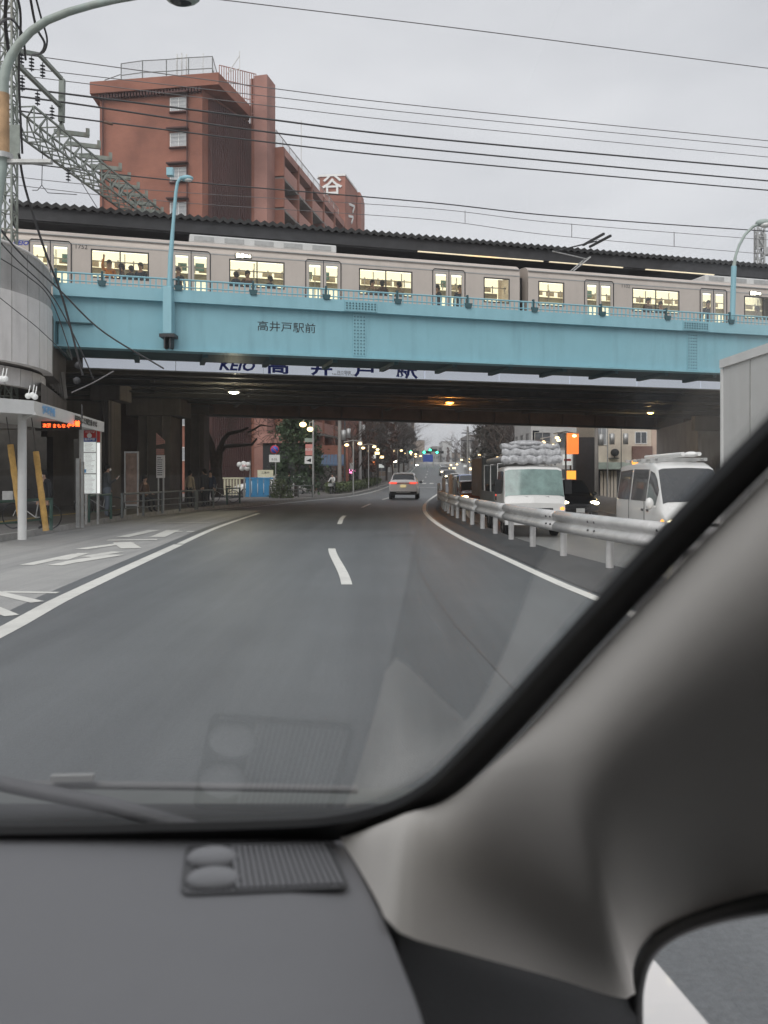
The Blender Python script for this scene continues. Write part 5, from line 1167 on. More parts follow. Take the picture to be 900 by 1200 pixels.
def signal(x, y, Y, label):
    t = thing('traffic_signal', label, 'traffic light', px(x, y, Y), 0, 'green traffic lights at the crest')
    MB().bb((-1.1, 0, -.35), (1.1, .3, .35)).build('housing', M['dkgrey'], t)
    for k, m_ in enumerate(('g_green', 'dkgrey', 'dkgrey')): MB().lathe([(0, -.06), (.32, -.05), (.32, 0)], (-.65 + k * .65, 0, 0), 'Y', 14).build('lens', M[m_], t)
    MB().bar((0, .15, -.4), (0, .15, prof(Y) - H - (YH - y) * Y / F), .14).build('pole', M['galv'], t)
for x, y, Y, l in ((485, 530, 170, 'green traffic light furthest left at the far junction'), (500, 530, 200, 'green traffic light above the blue road sign'), (507, 527.5, 205, 'highest green traffic light in the middle'), (515, 530, 210, 'green traffic light furthest right at the far junction')): signal(x, y, Y, l)
t = thing('overhead_road_sign', 'blue overhead road sign below the far green lights', 'road sign', px(501.5, 537, 190)); MB().box((0, 0, 0), (2.3, .1, 1.7)).build('sign_plate', M['blu'], t); MB().bar((1.3, .1, .5), (1.3, .1, -5), .16).bar((0, .1, .3), (1.3, .1, .3), .1).build('pole', M['galv'], t)
t = thing('footbridge', 'pale footbridge crossing the road at the crest', 'footbridge', px(505, 545, 245)); MB().bb((-9, 0, -.3), (9, 2, .9)).bb((-8.8, .6, -5), (-8.2, 1.2, -.31)).bb((8.2, .6, -5), (8.8, 1.2, -.31)).build('span', M['whiteb'], t)
t = thing('vertical_shop_sign', 'tall glowing orange and yellow shop sign behind the dark car', 'sign', px(670, 532, 58)); MB().bb((-.3, 0, .0), (.5, .3, 1.5)).build('orange_panel', M['g_osign'], t); MB().bb((-.6, .02, -.8), (.0, .25, -.02)).build('pale_panel', M['g_panel'], t); MB().bb((-.4, .0, -2.0), (.3, .25, -1.2)).build('yellow_panel', M['g_amb'], t); MB().bar((.0, .4, 1.2), (.0, .4, -3.4), .1).build('pole', M['dkgrey'], t); MB().bb((-.55, -.01, -.5), (-.05, .015, -.35)).build('red_stripe', M['red'], t)
t = thing('blue_banner', 'narrow dark blue banner on a pole above the truck', 'banner', px(628, 515, 64)); MB().bb((-.25, 0, -.7), (.25, .05, .7)).build('banner_cloth', M['navy'], t); MB().bar((.3, .1, 1.4), (.3, .1, -4), .08).build('pole', M['dkgrey'], t)
t = thing('dark_tower_sign', 'dark grey slab sign right of the orange sign', 'sign', px(684, 533, 60)); MB().bb((-.6, 0, -3.5), (.8, .8, 1.3)).build('slab', M['dkgrey'], t)
for x, y, Y, c_, lab in ((412, 552, 84, 'g_pink', 'small glowing pink sign on the left pavement'), (437, 535, 100, 'g_panel', 'pale lit sign on the brick building'), (447, 546, 104, 'g_panel', 'bluish white lit sign near the brown conifer'), (437, 543, 98, 'g_osign', 'orange lit shop window on the left'), (474, 538, 150, 'g_panel', 'tiny pale sign far up the left avenue')):
    t = thing('shop_sign', lab, 'sign', px(x, y, Y)); MB().box((0, 0, 0), (.7, .15, .45)).build('sign_face', M[c_], t); MB().bar((0, .1, -.2), (0, .1, -(px(0, y, Y).z) + prof(Y)), .06).build('stand', M['galv'], t)
t = thing('vertical_banner_sign', 'reddish vertical sign board on the left before the brick building', 'sign', px(411, 536, 82)); MB().box((0, 0, .2), (.6, .1, 1.6)).build('sign_face', M['brickpk'], t); MB().box((.1, -.06, -.9), (.4, .1, .7)).build('lower_face', M['wht'], t); MB().bar((-.4, .1, .6), (-.4, .1, -3.4), .08).build('pole', M['yellow'], t)
# ---------------------------------------------------------------- vehicles (front = +y)
class Loft:
    def __init__(s, st): s.st = st
    def pt(s, t, v, side=1):
        i = min(int(t), len(s.st) - 2); q = t - i; a, b = s.st[i], s.st[i + 1]
        y, zb, zbt, zr, wl, wb, wr = [a[k] + (b[k] - a[k]) * q for k in range(7)]
        C = [(0, zb), (wl * .92, zb), (wl, zb + .10), (wb, zbt), (wr, max(zbt + .01, zr - .05)), (wr * .86, zr), (0, zr + .02)]
        j = min(int(v), 5); p = v - j
        return Vector((side * (C[j][0] + (C[j + 1][0] - C[j][0]) * p), y, C[j][1] + (C[j + 1][1] - C[j][1]) * p))
    def body(s, nt=3, nv=3):
        b = MB(); T = [i + k / nt for i in range(len(s.st) - 1) for k in range(nt)] + [len(s.st) - 1 - 1e-6]; V = [i + k / nv for i in range(6) for k in range(nv)] + [6]
        ring = lambda t: [s.pt(t, v, 1) for v in V] + [s.pt(t, v, -1) for v in V[-2:0:-1]]
        R_ = [ring(t) for t in T]; b.grid([r + [r[0]] for r in R_][::-1]); b.add(R_[0], [tuple(range(len(R_[0])))]); b.add(R_[-1], [tuple(range(len(R_[-1]) - 1, -1, -1))]); return b
    def patch(s, t0, t1, v0, v1, side=1, off=.008, nt=4, nv=3, b=None, both=False):
        b = b or MB(); rows = []
        vs = [v0 + (v1 - v0) * k / nv for k in range(nv + 1)]
        for k in range(nt + 1):
            t = t0 + (t1 - t0) * k / nt; row = []
            for v in vs:
                e = 1e-3; du = s.pt(min(t + e, len(s.st) - 1 - 1e-4), v, side) - s.pt(max(t - e, 0), v, side); dv = s.pt(t, min(v + e, 6), side) - s.pt(t, max(v - e, 0), side)
                n = du.cross(dv); n = n.normalized() if n.length > 1e-12 else Vector((0, 0, 1)); n *= -side
                p = s.pt(t, v, side)
                if n.dot(p - Vector((0, p.y, .9))) < 0: n = -n
                row.append(p + n * off)
            rows.append(row)
        b.grid(rows if side > 0 else [r[::-1] for r in rows]); return b
def _full(s, t0, t1, v0, v1, off=.010, nt=5, nv=4):
    rows = []
    for k in range(nt + 1):
        t = t0 + (t1 - t0) * k / nt; vs = [v0 + (v1 - v0) * j / nv for j in range(nv + 1)]
        a = s.pt(max(t - .01, 0), 5.5) - s.pt(min(t + .01, len(s.st) - 1 - 1e-4), 5.5); n = Vector((0, -a.z, a.y)).normalized(); n = -n if n.z < 0 else n
        rows.append([s.pt(t, v, -1) + n * off for v in vs] + [s.pt(t, v, 1) + n * off for v in vs[-2::-1]])
    return MB().grid(rows)
Loft.full = _full
def wheels(t, xs, ys, r, w=.2):
    ty = MB().lathe([(r * .62, -w / 2), (r * .95, -w / 2), (r, -w / 2 + .03), (r, w / 2 - .03), (r * .95, w / 2), (r * .62, w / 2), (r * .62, -w / 2)], (0, 0, 0), 'X', 20).mesh('tyre', M['tyre'])
    rm = MB().lathe([(0, -w * .35), (r * .2, -w * .4), (r * .6, -w * .25), (r * .62, w * .3), (r * .2, w * .45), (0, w * .4)], (0, 0, 0), 'X', 14)
    for k in range(5): rm.box((w * .36, math.cos(k * 1.2566) * r * .36, math.sin(k * 1.2566) * r * .36), (.03, .06, r * .42), 0, k * 1.2566 - R(90))
    rm = rm.mesh('rim', M['rim'])
    for y in ys:
        for x in (-xs, xs):
            o = share('wheel', ty, t, (x, y, r)); share('rim', rm, o, (0, 0, 0), (0, 0, 0 if x > 0 else math.pi))
def plate(t, y, z, txt, side=-1, m_='wht'):
    p = MB().box((0, y, z), (.33, .015, .165)).build('number_plate', M[m_], t)
def vehicle(name, label, cat, loc, rz, st, paint, wr_, wy, ww, side_wins, ws, rw=None, group=None, gm_='glass'):
    t = thing(name, label, cat, loc, rz, group); Lf = Loft(st)
    Lf.body().build('body', M[paint], t)
    Lf.full(*ws).build('windscreen', M[gm_], t)
    if rw: Lf.full(*rw).build('rear_window', M['glass'], t)
    for a, c in side_wins:
        for s_ in (1, -1): Lf.patch(a, c, 3.1, 3.88, s_).build('side_window', M['glass'], t)
    wheels(t, ww, wy, wr_)
    return t, Lf
# white SUV ahead (rear towards the camera)
SUV = [(0.0, .46, 1.04, 1.08, .82, .80, .68), (0.10, .36, 1.06, 1.18, .88, .86, .72), (.50, .30, 1.06, 1.60, .915, .90, .66), (1.3, .26, 1.02, 1.67, .92, .91, .68), (2.7, .26, 1.0, 1.62, .92, .91, .66), (3.45, .28, .98, 1.10, .915, .9, .80), (4.25, .32, .86, .96, .88, .86, .76), (4.6, .42, .68, .74, .78, .74, .66)]
yS = 54.0; sx = px(472.5, 560, yS).x
t, Lf = vehicle('white_suv', 'white sport utility car with red tail lights driving ahead in our lane', 'car', (sx, yS, .005), R(-4), SUV, 'suvw', .35, (.85, 3.6), .82, [(2.1, 3.0), (3.05, 4.1), (4.15, 4.8)], (4.1, 4.9, 4.15, 6), (1.12, 1.85, 4.2, 6))
t.scale = (1.07,) * 3
for s_ in (1, -1):
    MB().prism([(s_ * .40, -.03), (s_ * .80, -.01), (s_ * .905, .24), (s_ * .40, .04)], .97, 1.09).build('tail_light', M['g_red'], t)
    MB().ball((s_ * 1.02, 3.0, 1.08), .12, (.9, .6, .7)).build('door_mirror', M['blk'], t)
MB().bb((-.40, -.025, 1.0), (.40, .03, 1.03)).build('light_bar', M['red'], t)
MB().box((0, -.03, .84), (.34, .02, .16)).build('number_plate', mat('yellow lit plate', (.7, .6, .3), .5, emit=(1, .8, .4), es=.4), t)
MB().prism([(-.84, .02), (-.76, -.04), (.76, -.04), (.84, .02), (.84, .3), (-.84, .3)], .30, .50).build('rear_bumper', M['black'], t)
MB().bb((-.45, -.05, .42), (.45, -.042, .47)).build('bumper_strip', M['galv'], t)
MB().bb((-.62, .42, 1.60), (.62, .66, 1.645)).build('roof_spoiler', M['vanw'], t); MB().bar((-.2, .53, 1.25), (.25, .46, 1.2), .02).build('rear_wiper', M['black'], t)
# white cab-over truck
TRK = [(0, .55, 1.30, 2.14, .93, .93, .88), (.15, .45, 1.32, 2.20, .95, .95, .90), (1.25, .42, 1.30, 2.22, .95, .95, .90), (1.52, .40, 1.26, 2.16, .95, .95, .89), (1.80, .40, 1.18, 1.24, .95, .94, .92), (1.88, .44, 1.02, 1.06, .94, .92, .90)]
YT = 25.0; tx = px(627, 560, YT).x
t, Lf = vehicle('white_truck', 'white flatbed truck loaded with grey wrapped pipes coming towards us', 'truck', (tx, YT + 1.86, hz(tx, YT) + .0), R(180), TRK, 'vanw', .36, (-2.6, .9), .78, [(1.1, 2.6)], (3.06, 3.93, 4.05, 6), None, None, 'glassg')
MB().bb((-.95, -4.3, .85), (.95, -.25, 1.0)).bb((-.35, -4.2, .55), (.35, 0, .84)).build('flatbed', M['galv'], t)
for s_ in (1, -1): MB().bb((s_ * .93, -4.3, 1.01), (s_ * .97, -.3, 1.38)).build('side_board', M['greyr'], t)
for k in range(3): MB().tube([(-.85, -.3 - k * 1.8, 1.0), (-.85, -.3 - k * 1.8, 2.32), (.85, -.3 - k * 1.8, 2.32), (.85, -.3 - k * 1.8, 1.0)], .035, 6).build('load_rack', M['galv'], t)
MB().tube([(-.8, 1.0, 2.25), (-.8, 1.0, 2.45), (.8, 1.0, 2.45), (.8, 1.0, 2.25)], .03, 6).build('load_rack', M['galv'], t)
wrp = mat('wrapped grey load', (.42, .42, .43), .7, var=.45, scale=9)
for k in range(8):
    x = -.78 + k * .21; MB().tube([(x, -3.9, 2.44 + (k % 2) * .03), (x, .6, 2.47 + (k % 2) * .02), (x, 1.25 + .1 * (k % 3), 2.47)], .10, 8).build('wrapped_pipe', wrp, t)
for k in range(5):
    x = -.62 + k * .21; MB().tube([(x, -3.6, 2.66), (x, .4 + .15 * (k % 2), 2.68)], .095, 8).build('wrapped_pipe', wrp, t)
for k, (z_, r_, y_) in enumerate(((2.42, .13, 1.32), (2.64, .125, 1.22), (2.84, .10, .95))):
    q = [(-.92 + .046 * i * 2, y_ + .03 * math.sin(i * 2.1 + k), z_ + .03 * math.sin(i * 1.3 + k)) for i in range(21)]; MB().tube(q, [r_ * (1 + .07 * ((i * 7 + k) % 3 - 1)) for i in range(21)], 9).build('wrapped_roll', wrp, t)
MB().ball((-.45, .1, 2.85), .3, (1.8, 1.2, .4)).ball((.35, -.2, 2.82), .28, (1.5, 1.2, .4)).ball((.1, .9, 2.95), .22, (2.6, 1, .5)).build('bundled_sheet', wrp, t)
MB().bb((-.93, 1.80, .40), (.93, 1.93, .62)).build('bumper', M['white'], t); MB().bb((-.55, 1.86, .78), (.55, 1.895, .92)).build('grille', M['dkgrey'], t)
for s_ in (1, -1):
    MB().bb((s_ * .60, 1.84, .70), (s_ * .88, 1.90, .86)).build('headlight', M['wht'], t); MB().ball((s_ * .84, 1.84, .90), .10, (1, .6, .8)).build('indicator', M['g_amb'], t)
    MB().bb((s_ * 1.0, 1.50, 1.35), (s_ * 1.2, 1.56, 1.80)).bar((s_ * .94, 1.5, 1.75), (s_ * 1.1, 1.53, 1.75), .03).build('door_mirror', M['black'], t)
for x0 in (-.45, .2): MB().bar((x0, 1.79, 1.26), (x0 + .45, 1.75, 1.33), .02).build('wiper', M['black'], t)
# box shaped dark lorry behind it at the left
t = thing('dark_box_lorry', 'dark grey box lorry half hidden behind the white truck', 'truck', px(581, 560, 38).xy.to_3d() + Vector((0, 0, -.35)))
MB().bb((-.65, 0, .9), (.75, 4.5, 2.75)).build('cargo_box', M['greyr'], t, bevel=.03); MB().bb((-.6, -1.2, .45), (.7, -.05, 1.5)).build('cab', M['dkgrey'], t, bevel=.12); MB().bb((-.5, -1.25, 1.1), (.6, -1.21, 1.45)).build('windscreen', M['glass'], t)
MB().ball((-.35, -1.25, .75), .1).build('indicator', M['g_amb'], t); MB().bb((-.45, -1.26, .98), (.2, -1.2, 1.06)).build('red_marker', M['g_red'], t); wheels(t, .55, (-.6, 3.4), .36)
# white high roof van
VAN = [(0, .5, 1.12, 2.06, .80, .80, .66), (.12, .36, 1.15, 2.20, .84, .84, .70), (1.6, .34, 1.15, 2.26, .85, .85, .72), (3.1, .34, 1.15, 2.24, .85, .85, .71), (3.55, .34, 1.14, 2.12, .85, .85, .68), (4.22, .34, 1.08, 1.22, .845, .84, .76), (4.6, .38, .84, .92, .80, .79, .72), (4.72, .46, .62, .66, .72, .70, .64)]
YV = 19.0; vx = 6.75 + .87
t, Lf = vehicle('white_van', 'white high roof van with lit headlights and ladders on its roof', 'van', (vx, YV + 4.72, hz(vx, YV)), R(180 - 2), VAN, 'vanw', .33, (.85, 3.75), .76, [(1.05, 1.95), (2.05, 2.98)], (4.05, 4.96, 4.1, 6), None)
for s_ in (1, -1):
    Lf.patch(3.12, 4.5, 3.1, 3.86, s_).build('side_window', M['glass'], t)
    MB().ball((s_ * .62, 4.58, .74), .2, (1.05, .75, .62)).build('headlight', M['g_head'], t); MB().ball((s_ * .80, 4.38, .76), .13, (.5, 1, .8)).build('indicator', M['g_amb'], t)
    MB().ball((s_ * 1.0, 3.95, 1.22), .15, (.7, .6, 1.0)).bar((s_ * .85, 3.95, 1.15), (s_ * .98, 3.95, 1.15), .04).build('door_mirror', M['vanw'], t)
    for yy in (2.98, 1.5): MB().bb((s_ * .852, yy - .01, .55), (s_ * .862, yy + .01, 1.9)).build('door_seam', M['dkgrey'], t)
    MB().bb((s_ * .853, 2.75, 1.0), (s_ * .875, 2.9, 1.06)).bb((s_ * .853, 3.2, 1.0), (s_ * .875, 3.35, 1.06)).build('door_handle', M['dkgrey'], t)
    MB().bb((s_ * .55, .4, 2.30), (s_ * .60, 3.3, 2.34)).build('roof_rail', M['galv'], t)
for k in range(4): MB().bb((-.72, .6 + k * .8, 2.28), (.72, .65 + k * .8, 2.36)).build('roof_bar', M['galv'], t)
MB().tube([(-.3, .5, 2.44), (-.3, 3.7, 2.44)], .05, 8).tube([(.1, .5, 2.44), (.1, 3.7, 2.44)], .05, 8).build('ladder', M['wht'], t); MB().ball((-.2, 3.4, 2.44), .12, (1.5, 1, .6)).build('roof_lamp', M['wht'], t)
MB().bb((-.75, 4.60, .42), (.75, 4.76, .58)).build('bumper', M['vanw'], t); MB().bb((-.4, 4.68, .66), (.4, 4.735, .78)).build('grille', M['dkgrey'], t); plate(t, 4.78, .5, '')
MB().ball((.60, 1.2, 2.28), .09).build('marker_lamp', M['g_amb'], t)
CAR = [(0, .45, .95, 1.35, .74, .74, .6), (.2, .3, .98, 1.52, .82, .82, .64), (1.2, .28, .98, 1.62, .84, .84, .66), (2.4, .28, .96, 1.58, .84, .84, .64), (3.25, .28, .95, 1.05, .84, .83, .74), (4.1, .32, .80, .90, .80, .79, .70), (4.4, .42, .60, .66, .72, .70, .62)]
def car(x, Y, label, paint, lit=True, rz=180, name='parked_car', sc=1.0, amb=False):
    X = px(x, 560, Y).x; t, L_ = vehicle(name, label, 'car', (X, Y + 4.4, hz(X, Y)), R(rz), CAR, paint, .32, (.8, 3.5), .74, [(1.15, 2.1), (2.2, 3.5)], (3.1, 3.95, 4.1, 6))
    t.scale = (sc,) * 3
    for s_ in (1, -1):
        MB().ball((s_ * .58, 4.28, .70), .15, (1.3, .7, .6)).build('headlight', M['g_head'] if lit else M['wht'], t); MB().ball((s_ * .95, 2.9, 1.05), .11, (.9, .6, .7)).build('door_mirror', M[paint], t)
        if amb: MB().ball((s_ * .74, 4.1, .72), .1).build('indicator', M['g_amb'], t)
    MB().bb((-.45, 4.36, .45), (.45, 4.42, .58)).build('grille', M['black'], t); plate(t, 4.45, .42, ''); return t
car(677, 35, 'black people carrier with one bright headlight right of the white truck', 'blk', sc=1.1, name='oncoming_car')
car(558, 45, 'brown orange car left of the dark lorry', 'brn', name='oncoming_car', amb=True)
car(553, 60, 'pale blue van roof showing behind the brown car', 'blp', name='oncoming_car', sc=1.18)
car(543, 76, 'silver car with small lights far back in the oncoming queue', 'silver', name='oncoming_car')
car(537, 92, 'white car further back in the oncoming queue', 'vanw', name='oncoming_car')
car(528, 112, 'tiny dark car near the tail of the oncoming queue', 'blk', name='oncoming_car')
car(522, 135, 'tiny silver car at the tail of the oncoming queue', 'silver', name='oncoming_car')
car(331, 60, 'white car standing behind the railing by the no parking sign', 'vanw', False, 100)
car(357, 62, 'pale green grey van standing behind the evergreen tree', 'glassg' if 0 else 'silver', False, 95)
# near lorry at the right edge
t = thing('box_lorry', 'large pale grey box lorry passing close by at the right edge', 'truck', (6.55, 9.9, -.4))
M['lorry'] = mat('pale lorry panel', (.50, .50, .49), .45, var=.05, streak=.3, dirt=(.36, .35, .33))
MB().bb((-1.12, -3.1, .98), (1.12, 3.1, 3.70)).build('cargo_box', M['lorry'], t, bevel=.02)
for z_ in (3.70, .98): MB().bb((-1.16, -3.13, z_ - .09), (-1.123, 3.13, z_ + .045)).build('edge_rail', M['white'], t)
for y_ in (-3.1, 3.06): MB().bb((-1.155, y_, 1.08), (-1.122, y_ + .05, 3.60)).build('corner_post', M['white'], t)
for k in range(5): MB().bb((-1.135, -2.1 + k * 1.05, 1.08), (-1.122, -2.08 + k * 1.05, 3.60)).build('panel_seam', M['galv'], t)
MB().bb((-.4, -4.8, .55), (.4, 3.0, .9)).build('chassis', M['dkgrey'], t); MB().bb((-1.02, -5.2, .6), (1.02, -3.3, 2.7)).build('cab', M['lorry'], t, bevel=.15); MB().bb((-.9, -5.24, 1.7), (.9, -5.2, 2.5)).build('windscreen', M['glass'], t); MB().bb((-1.045, -4.8, 1.75), (-1.02, -3.9, 2.45)).build('side_window', M['glass'], t)
wheels(t, .9, (-4.2, 2.0), .45, .28)
# ---------------------------------------------------------------- guard rail on the median
gr = thing('median_guard_rail', 'white corrugated guard rail curving along the right edge of our road', 'guard rail', (0, 0, 0))
GY = [-20, -10, -4, 0] + [3 + k * 1.0 for k in range(0, 50)]
def wbeam(ys, name, zf=lambda Y: 0):
    pr = [(.0, .84), (-.05, .82), (-.095, .775), (-.095, .73), (-.05, .68), (-.02, .65), (-.05, .62), (-.095, .57), (-.095, .525), (-.05, .48), (0, .46)]
    rows = []
    for Y in ys:
        e = .1; d = Vector((Gc(Y + e) - Gc(Y - e), 2 * e)).normalized(); n_ = Vector((d.y, -d.x))
        rows.append([(Gc(Y) + n_.x * a, Y + n_.y * a, hz(Gc(Y), Y) + z) for a, z in pr])
    return MB().grid(rows).build(name, M['rail'], gr)
for a in range(0, len(GY) - 1, 4):
    o = wbeam(GY[a:a + 5], 'beam'); m_ = o.modifiers.new('thick', 'SOLIDIFY'); m_.thickness = .006
pmesh = MB().tube([(0, 0, -.45), (0, 0, .74)], .065, 12).lathe([(.07, .74), (.04, .77), (0, .775)], (0, 0, 0), 'Z', 12).mesh('post', M['rail'])
bmesh_ = MB().bb((-.06, -.04, .58), (-.02, .04, .72)).mesh('spacer', M['galv']); bol = MB().ball((-.10, 0, .66), .02, n=6, m=4).mesh('bolt', M['dkgrey'])
Y = 1.0
while Y < 52:
    o = share('post', pmesh, gr, (Gc(Y) + .12, Y, hz(Gc(Y), Y))); share('spacer', bmesh_, o, (-.06, 0, 0)); Y += 2.0
for Y in (11, 13.2, 15.2):
    for z_ in (.73, .59):
        for q in (-.12, .12): share('bolt', bol, gr, (Gc(Y + q) - .0, Y + q, z_ - .66))
# delineators and white posts at the guard rail end
for x, Y, yt, lab in ((514, 52, 566, 'white marker post at the guard rail tip'), (520, 47, 560, 'white post just behind the rail tip'), (528, 43, 556, 'tall white post among the far oncoming cars'), (533, 40, 562, 'short white post near the brown car')):
    X = px(x, 560, Y).x; tag(MB().tube([(X, Y, hz(X, Y) - .1), (X, Y, px(0, yt, Y).z)], .11, 10).build('marker_post', M['white']), lab, 'post', 'white posts beyond the guard rail')
# low white fence right of the oncoming road
t = thing('roadside_barrier', 'grey white roadside fence between the black car and the van', 'barrier', (0, 0, 0))
MB().bb((11.0, 38, .15), (14.5, 38.1, .75)).build('panel', M['greyr'], t); MB().tube([(11.0, 38, .85), (14.6, 38, .85)], .04, 6).build('top_rail', M['rail'], t)
for k in range(4): MB().tube([(11.1 + k * 1.1, 38.02, -.3), (11.1 + k * 1.1, 38.02, .85)], .04, 6).build('post', M['rail'], t)
# ---------------------------------------------------------------- people
def person(label, loc, rz, top, legs, pose='stand', s=1.0, hair='hair', mask=False, name='person', cat='person', group=None, bulky=1.0):
    V, E, Rr, Tg = [], [], [], []
    def v(p, r, tg, par=None):
        V.append(p); Rr.append(r if isinstance(r, tuple) else (r, r)); Tg.append(tg); i = len(V) - 1
        if par is not None: E.append((par, i))
        return i
    sit = pose in ('sit', 'ride'); ph = .58 if pose == 'sit' else .95 if pose == 'ride' else .93; lean = .22 if pose == 'ride' else .0
    k_ = bulky
    pel = v((0, 0, ph), (.15 * k_, .12 * k_), 1); sp_ = v((0, lean * .4, ph + .2), (.14 * k_, .12 * k_), 0, pel); ch = v((0, lean * .8, ph + .40), (.16 * k_, .12 * k_), 0, sp_); nb = v((0, lean, ph + .53), (.08, .07), 0, ch)
    nk = v((0, lean + .02, ph + .58), .05, 2, nb); hd = v((0, lean + .04, ph + .66), (.075, .085), 2, nk); ht = v((0, lean + .04, ph + .75), (.078, .09), 2, hd)
    for sd in (-1, 1):
        sh_ = v((sd * .17 * k_, lean * .9, ph + .48), .065 * k_, 0, nb)
        if pose == 'phone' and sd > 0: el = (sd * .23, .02, ph + .2); wr_ = (sd * .14, .26, ph + .33); pd = Vector((-.1, .5, .5))
        elif pose == 'phone': el = (sd * .23, -.02, ph + .2); wr_ = (sd * .20, .14, ph + .06); pd = Vector((0, .3, -.9))
        elif pose == 'ride': el = (sd * .24, lean + .15, ph + .25); wr_ = (sd * .22, lean + .38, ph + .16); pd = Vector((0, .9, -.3))
        elif pose == 'sit': el = (sd * .22, .0, ph + .22); wr_ = (sd * .16, .24, ph + .14); pd = Vector((0, .8, -.3))
        elif pose == 'strap' and sd > 0: el = (sd * .25, .1, ph + .6); wr_ = (sd * .2, .15, ph + .85); pd = Vector((0, 0, 1))
        else: el = (sd * .23, -.02, ph + .21); wr_ = (sd * .24, .05, ph - .04); pd = Vector((0, .15, -1))
        e = v(el, .05 * k_, 0, sh_); w = v(wr_, .033, 0, e); pd.normalize(); P = Vector(wr_) + pd * .06; pm__ = v(tuple(P), (.03, .022), 2, w)
        sidev = Vector((1, 0, 0)) if abs(pd.x) < .9 else Vector((0, 1, 0)); fw = pd.cross(sidev).normalized()
        for i, (o_, l_) in enumerate(((-.024, .062), (-.008, .075), (.008, .070), (.024, .055))):
            a_ = v(tuple(P + sidev * o_ + pd * .035), .009, 2, pm__); v(tuple(P + sidev * o_ * 1.15 + pd * (.035 + l_ * .8) - fw * .02), .008, 2, a_)
        a_ = v(tuple(P - sidev * sd * .03 + pd * .0), .011, 2, pm__); v(tuple(P - sidev * sd * .05 + pd * .045), .009, 2, a_)
        hp = v((sd * .09, 0, ph - .06), (.10 * k_, .10 * k_), 1, pel)
        if sit: kn = (sd * .12, .40, ph - .08 if pose == 'sit' else ph - .25 - .1 * sd); an_ = (sd * .12, .42, .1) if pose == 'sit' else (sd * .13, .25, .28 - .12 * sd)
        else: kn = (sd * .10, .03, .49); an_ = (sd * .11, -.02, .10)
        kv = v(kn, .068, 1, hp); av = v(an_, .045, 1, kv); v((an_[0], an_[1] + .15, max(.04, an_[2] - .05)), (.045, .035), 3, av)
    me = bpy.data.meshes.new('person_skeleton'); me.from_pydata([tuple(p) for p in V], E, [])
    o = bpy.data.objects.new('p', me); COL.objects.link(o); m_ = o.modifiers.new('s', 'SKIN'); sk = me.skin_vertices[0].data
    for i, r in enumerate(Rr): sk[i].radius = r; sk[i].use_root = (i == 0)
    m_.use_smooth_shade = True; sb = o.modifiers.new('u', 'SUBSURF'); sb.levels = 1; sb.render_levels = 1
    dg = bpy.context.evaluated_depsgraph_get(); dg.update(); bm_ = bpy.data.meshes.new_from_object(o.evaluated_get(dg)); bpy.data.objects.remove(o)
    bm_.materials.clear()
    for q in (top, legs, 'skin', 'black'): bm_.materials.append(M[q] if isinstance(q, str) else q)
    mids = []
    for a_, c_ in E: mids.append(((Vector(V[a_]) + Vector(V[c_])) / 2, Tg[c_])); mids.append((Vector(V[c_]), Tg[c_]))
    for p_ in bm_.polygons:
        c_ = p_.center; p_.material_index = min(mids, key=lambda q: (q[0] - c_).length_squared)[1]; p_.use_smooth = True
    t = thing(name, label, cat, loc, rz, group); t.scale = (s,) * 3
    bo = bpy.data.objects.new('body', bm_); COL.objects.link(bo); bo.parent = t
    hc = (0, lean + .02, ph + .76); MB().ball(hc, .105, (.92, 1.0, .92), 14, 9).ball((0, lean - .03, ph + .70), .085, (1, .8, 1.1), 12, 8).build('hair', M[hair], t)
    MB().ball((0, lean + .135, ph + .70), .018, (1, 1, 1.3), 8, 6).ball((-.032, lean + .118, ph + .725), .011, n=6, m=4).ball((.032, lean + .118, ph + .725), .011, n=6, m=4).build('face_features', M['skin'], t)
    if mask: MB().ball((0, lean + .105, ph + .665), .06, (1, .75, .8), 12, 8).build('face_mask', M['wht'], t)
    return t
cloth = {n: mat(n, c, .85, var=.15, scale=6) for n, c in (('dark jacket', (.022, .024, .028)), ('grey jacket', (.06, .065, .07)), ('blue jeans', (.13, .15, .18)), ('black trousers', (.02, .02, .022)), ('beige coat', (.3, .24, .17)), ('orange jacket', (.75, .27, .04)), ('navy coat', (.02, .03, .06)), ('white top', (.6, .6, .58)), ('brown coat', (.12, .07, .045)))}
ct = lambda n: cloth[n]
Yp = 27.0
t = person('man in a grey hooded jacket and mask looking at his phone', (px(125, 560, Yp).x, Yp, .13), R(-60), ct('grey jacket'), ct('blue jeans'), 'phone', 1.0, mask=True, bulky=1.2)
ph_ = MB().box((.13, .34, 1.33), (.075, .012, .15), 0, R(-35)).build('phone', M['panel'], t)
person('person in a dark coat and white mask behind the yellow guy covers', (px(50, 560, 20.5).x, 20.6, .13), R(150), ct('dark jacket'), ct('black trousers'), 'stand', .86, mask=True, bulky=1.15)
person('dim figure in dark clothes sitting behind the poster board', (px(167, 560, 31).x, 31.2, .13), R(-120), ct('brown coat'), ct('black trousers'), 'sit', 1.0)
person('woman in a beige coat walking beneath the bare tree', (px(222.5, 560, 36).x, 36, .13), R(-20), ct('beige coat'), ct('black trousers'), 'stand', .93)
person('stooped person in a black coat by the cream barrier', (px(240, 560, 37).x, 37, .13), R(70), ct('dark jacket'), ct('black trousers'), 'stand', .98, bulky=1.35)
person('slim person in dark clothes right of the man with the phone', (px(247, 560, 38).x, 38, .13), R(170), ct('navy coat'), ct('black trousers'), 'stand', .95)
person('pedestrian in dark clothes behind the railing near the white car', (px(339, 560, 58).x, 58, .13), R(160), ct('dark jacket'), ct('black trousers'), 'stand', 1.0)
cy = thing('bicycle', 'bicycle ridden by the distant person at the far crossing kerb', 'bicycle', (px(391, 560, 66).x, 66, .02), R(160))
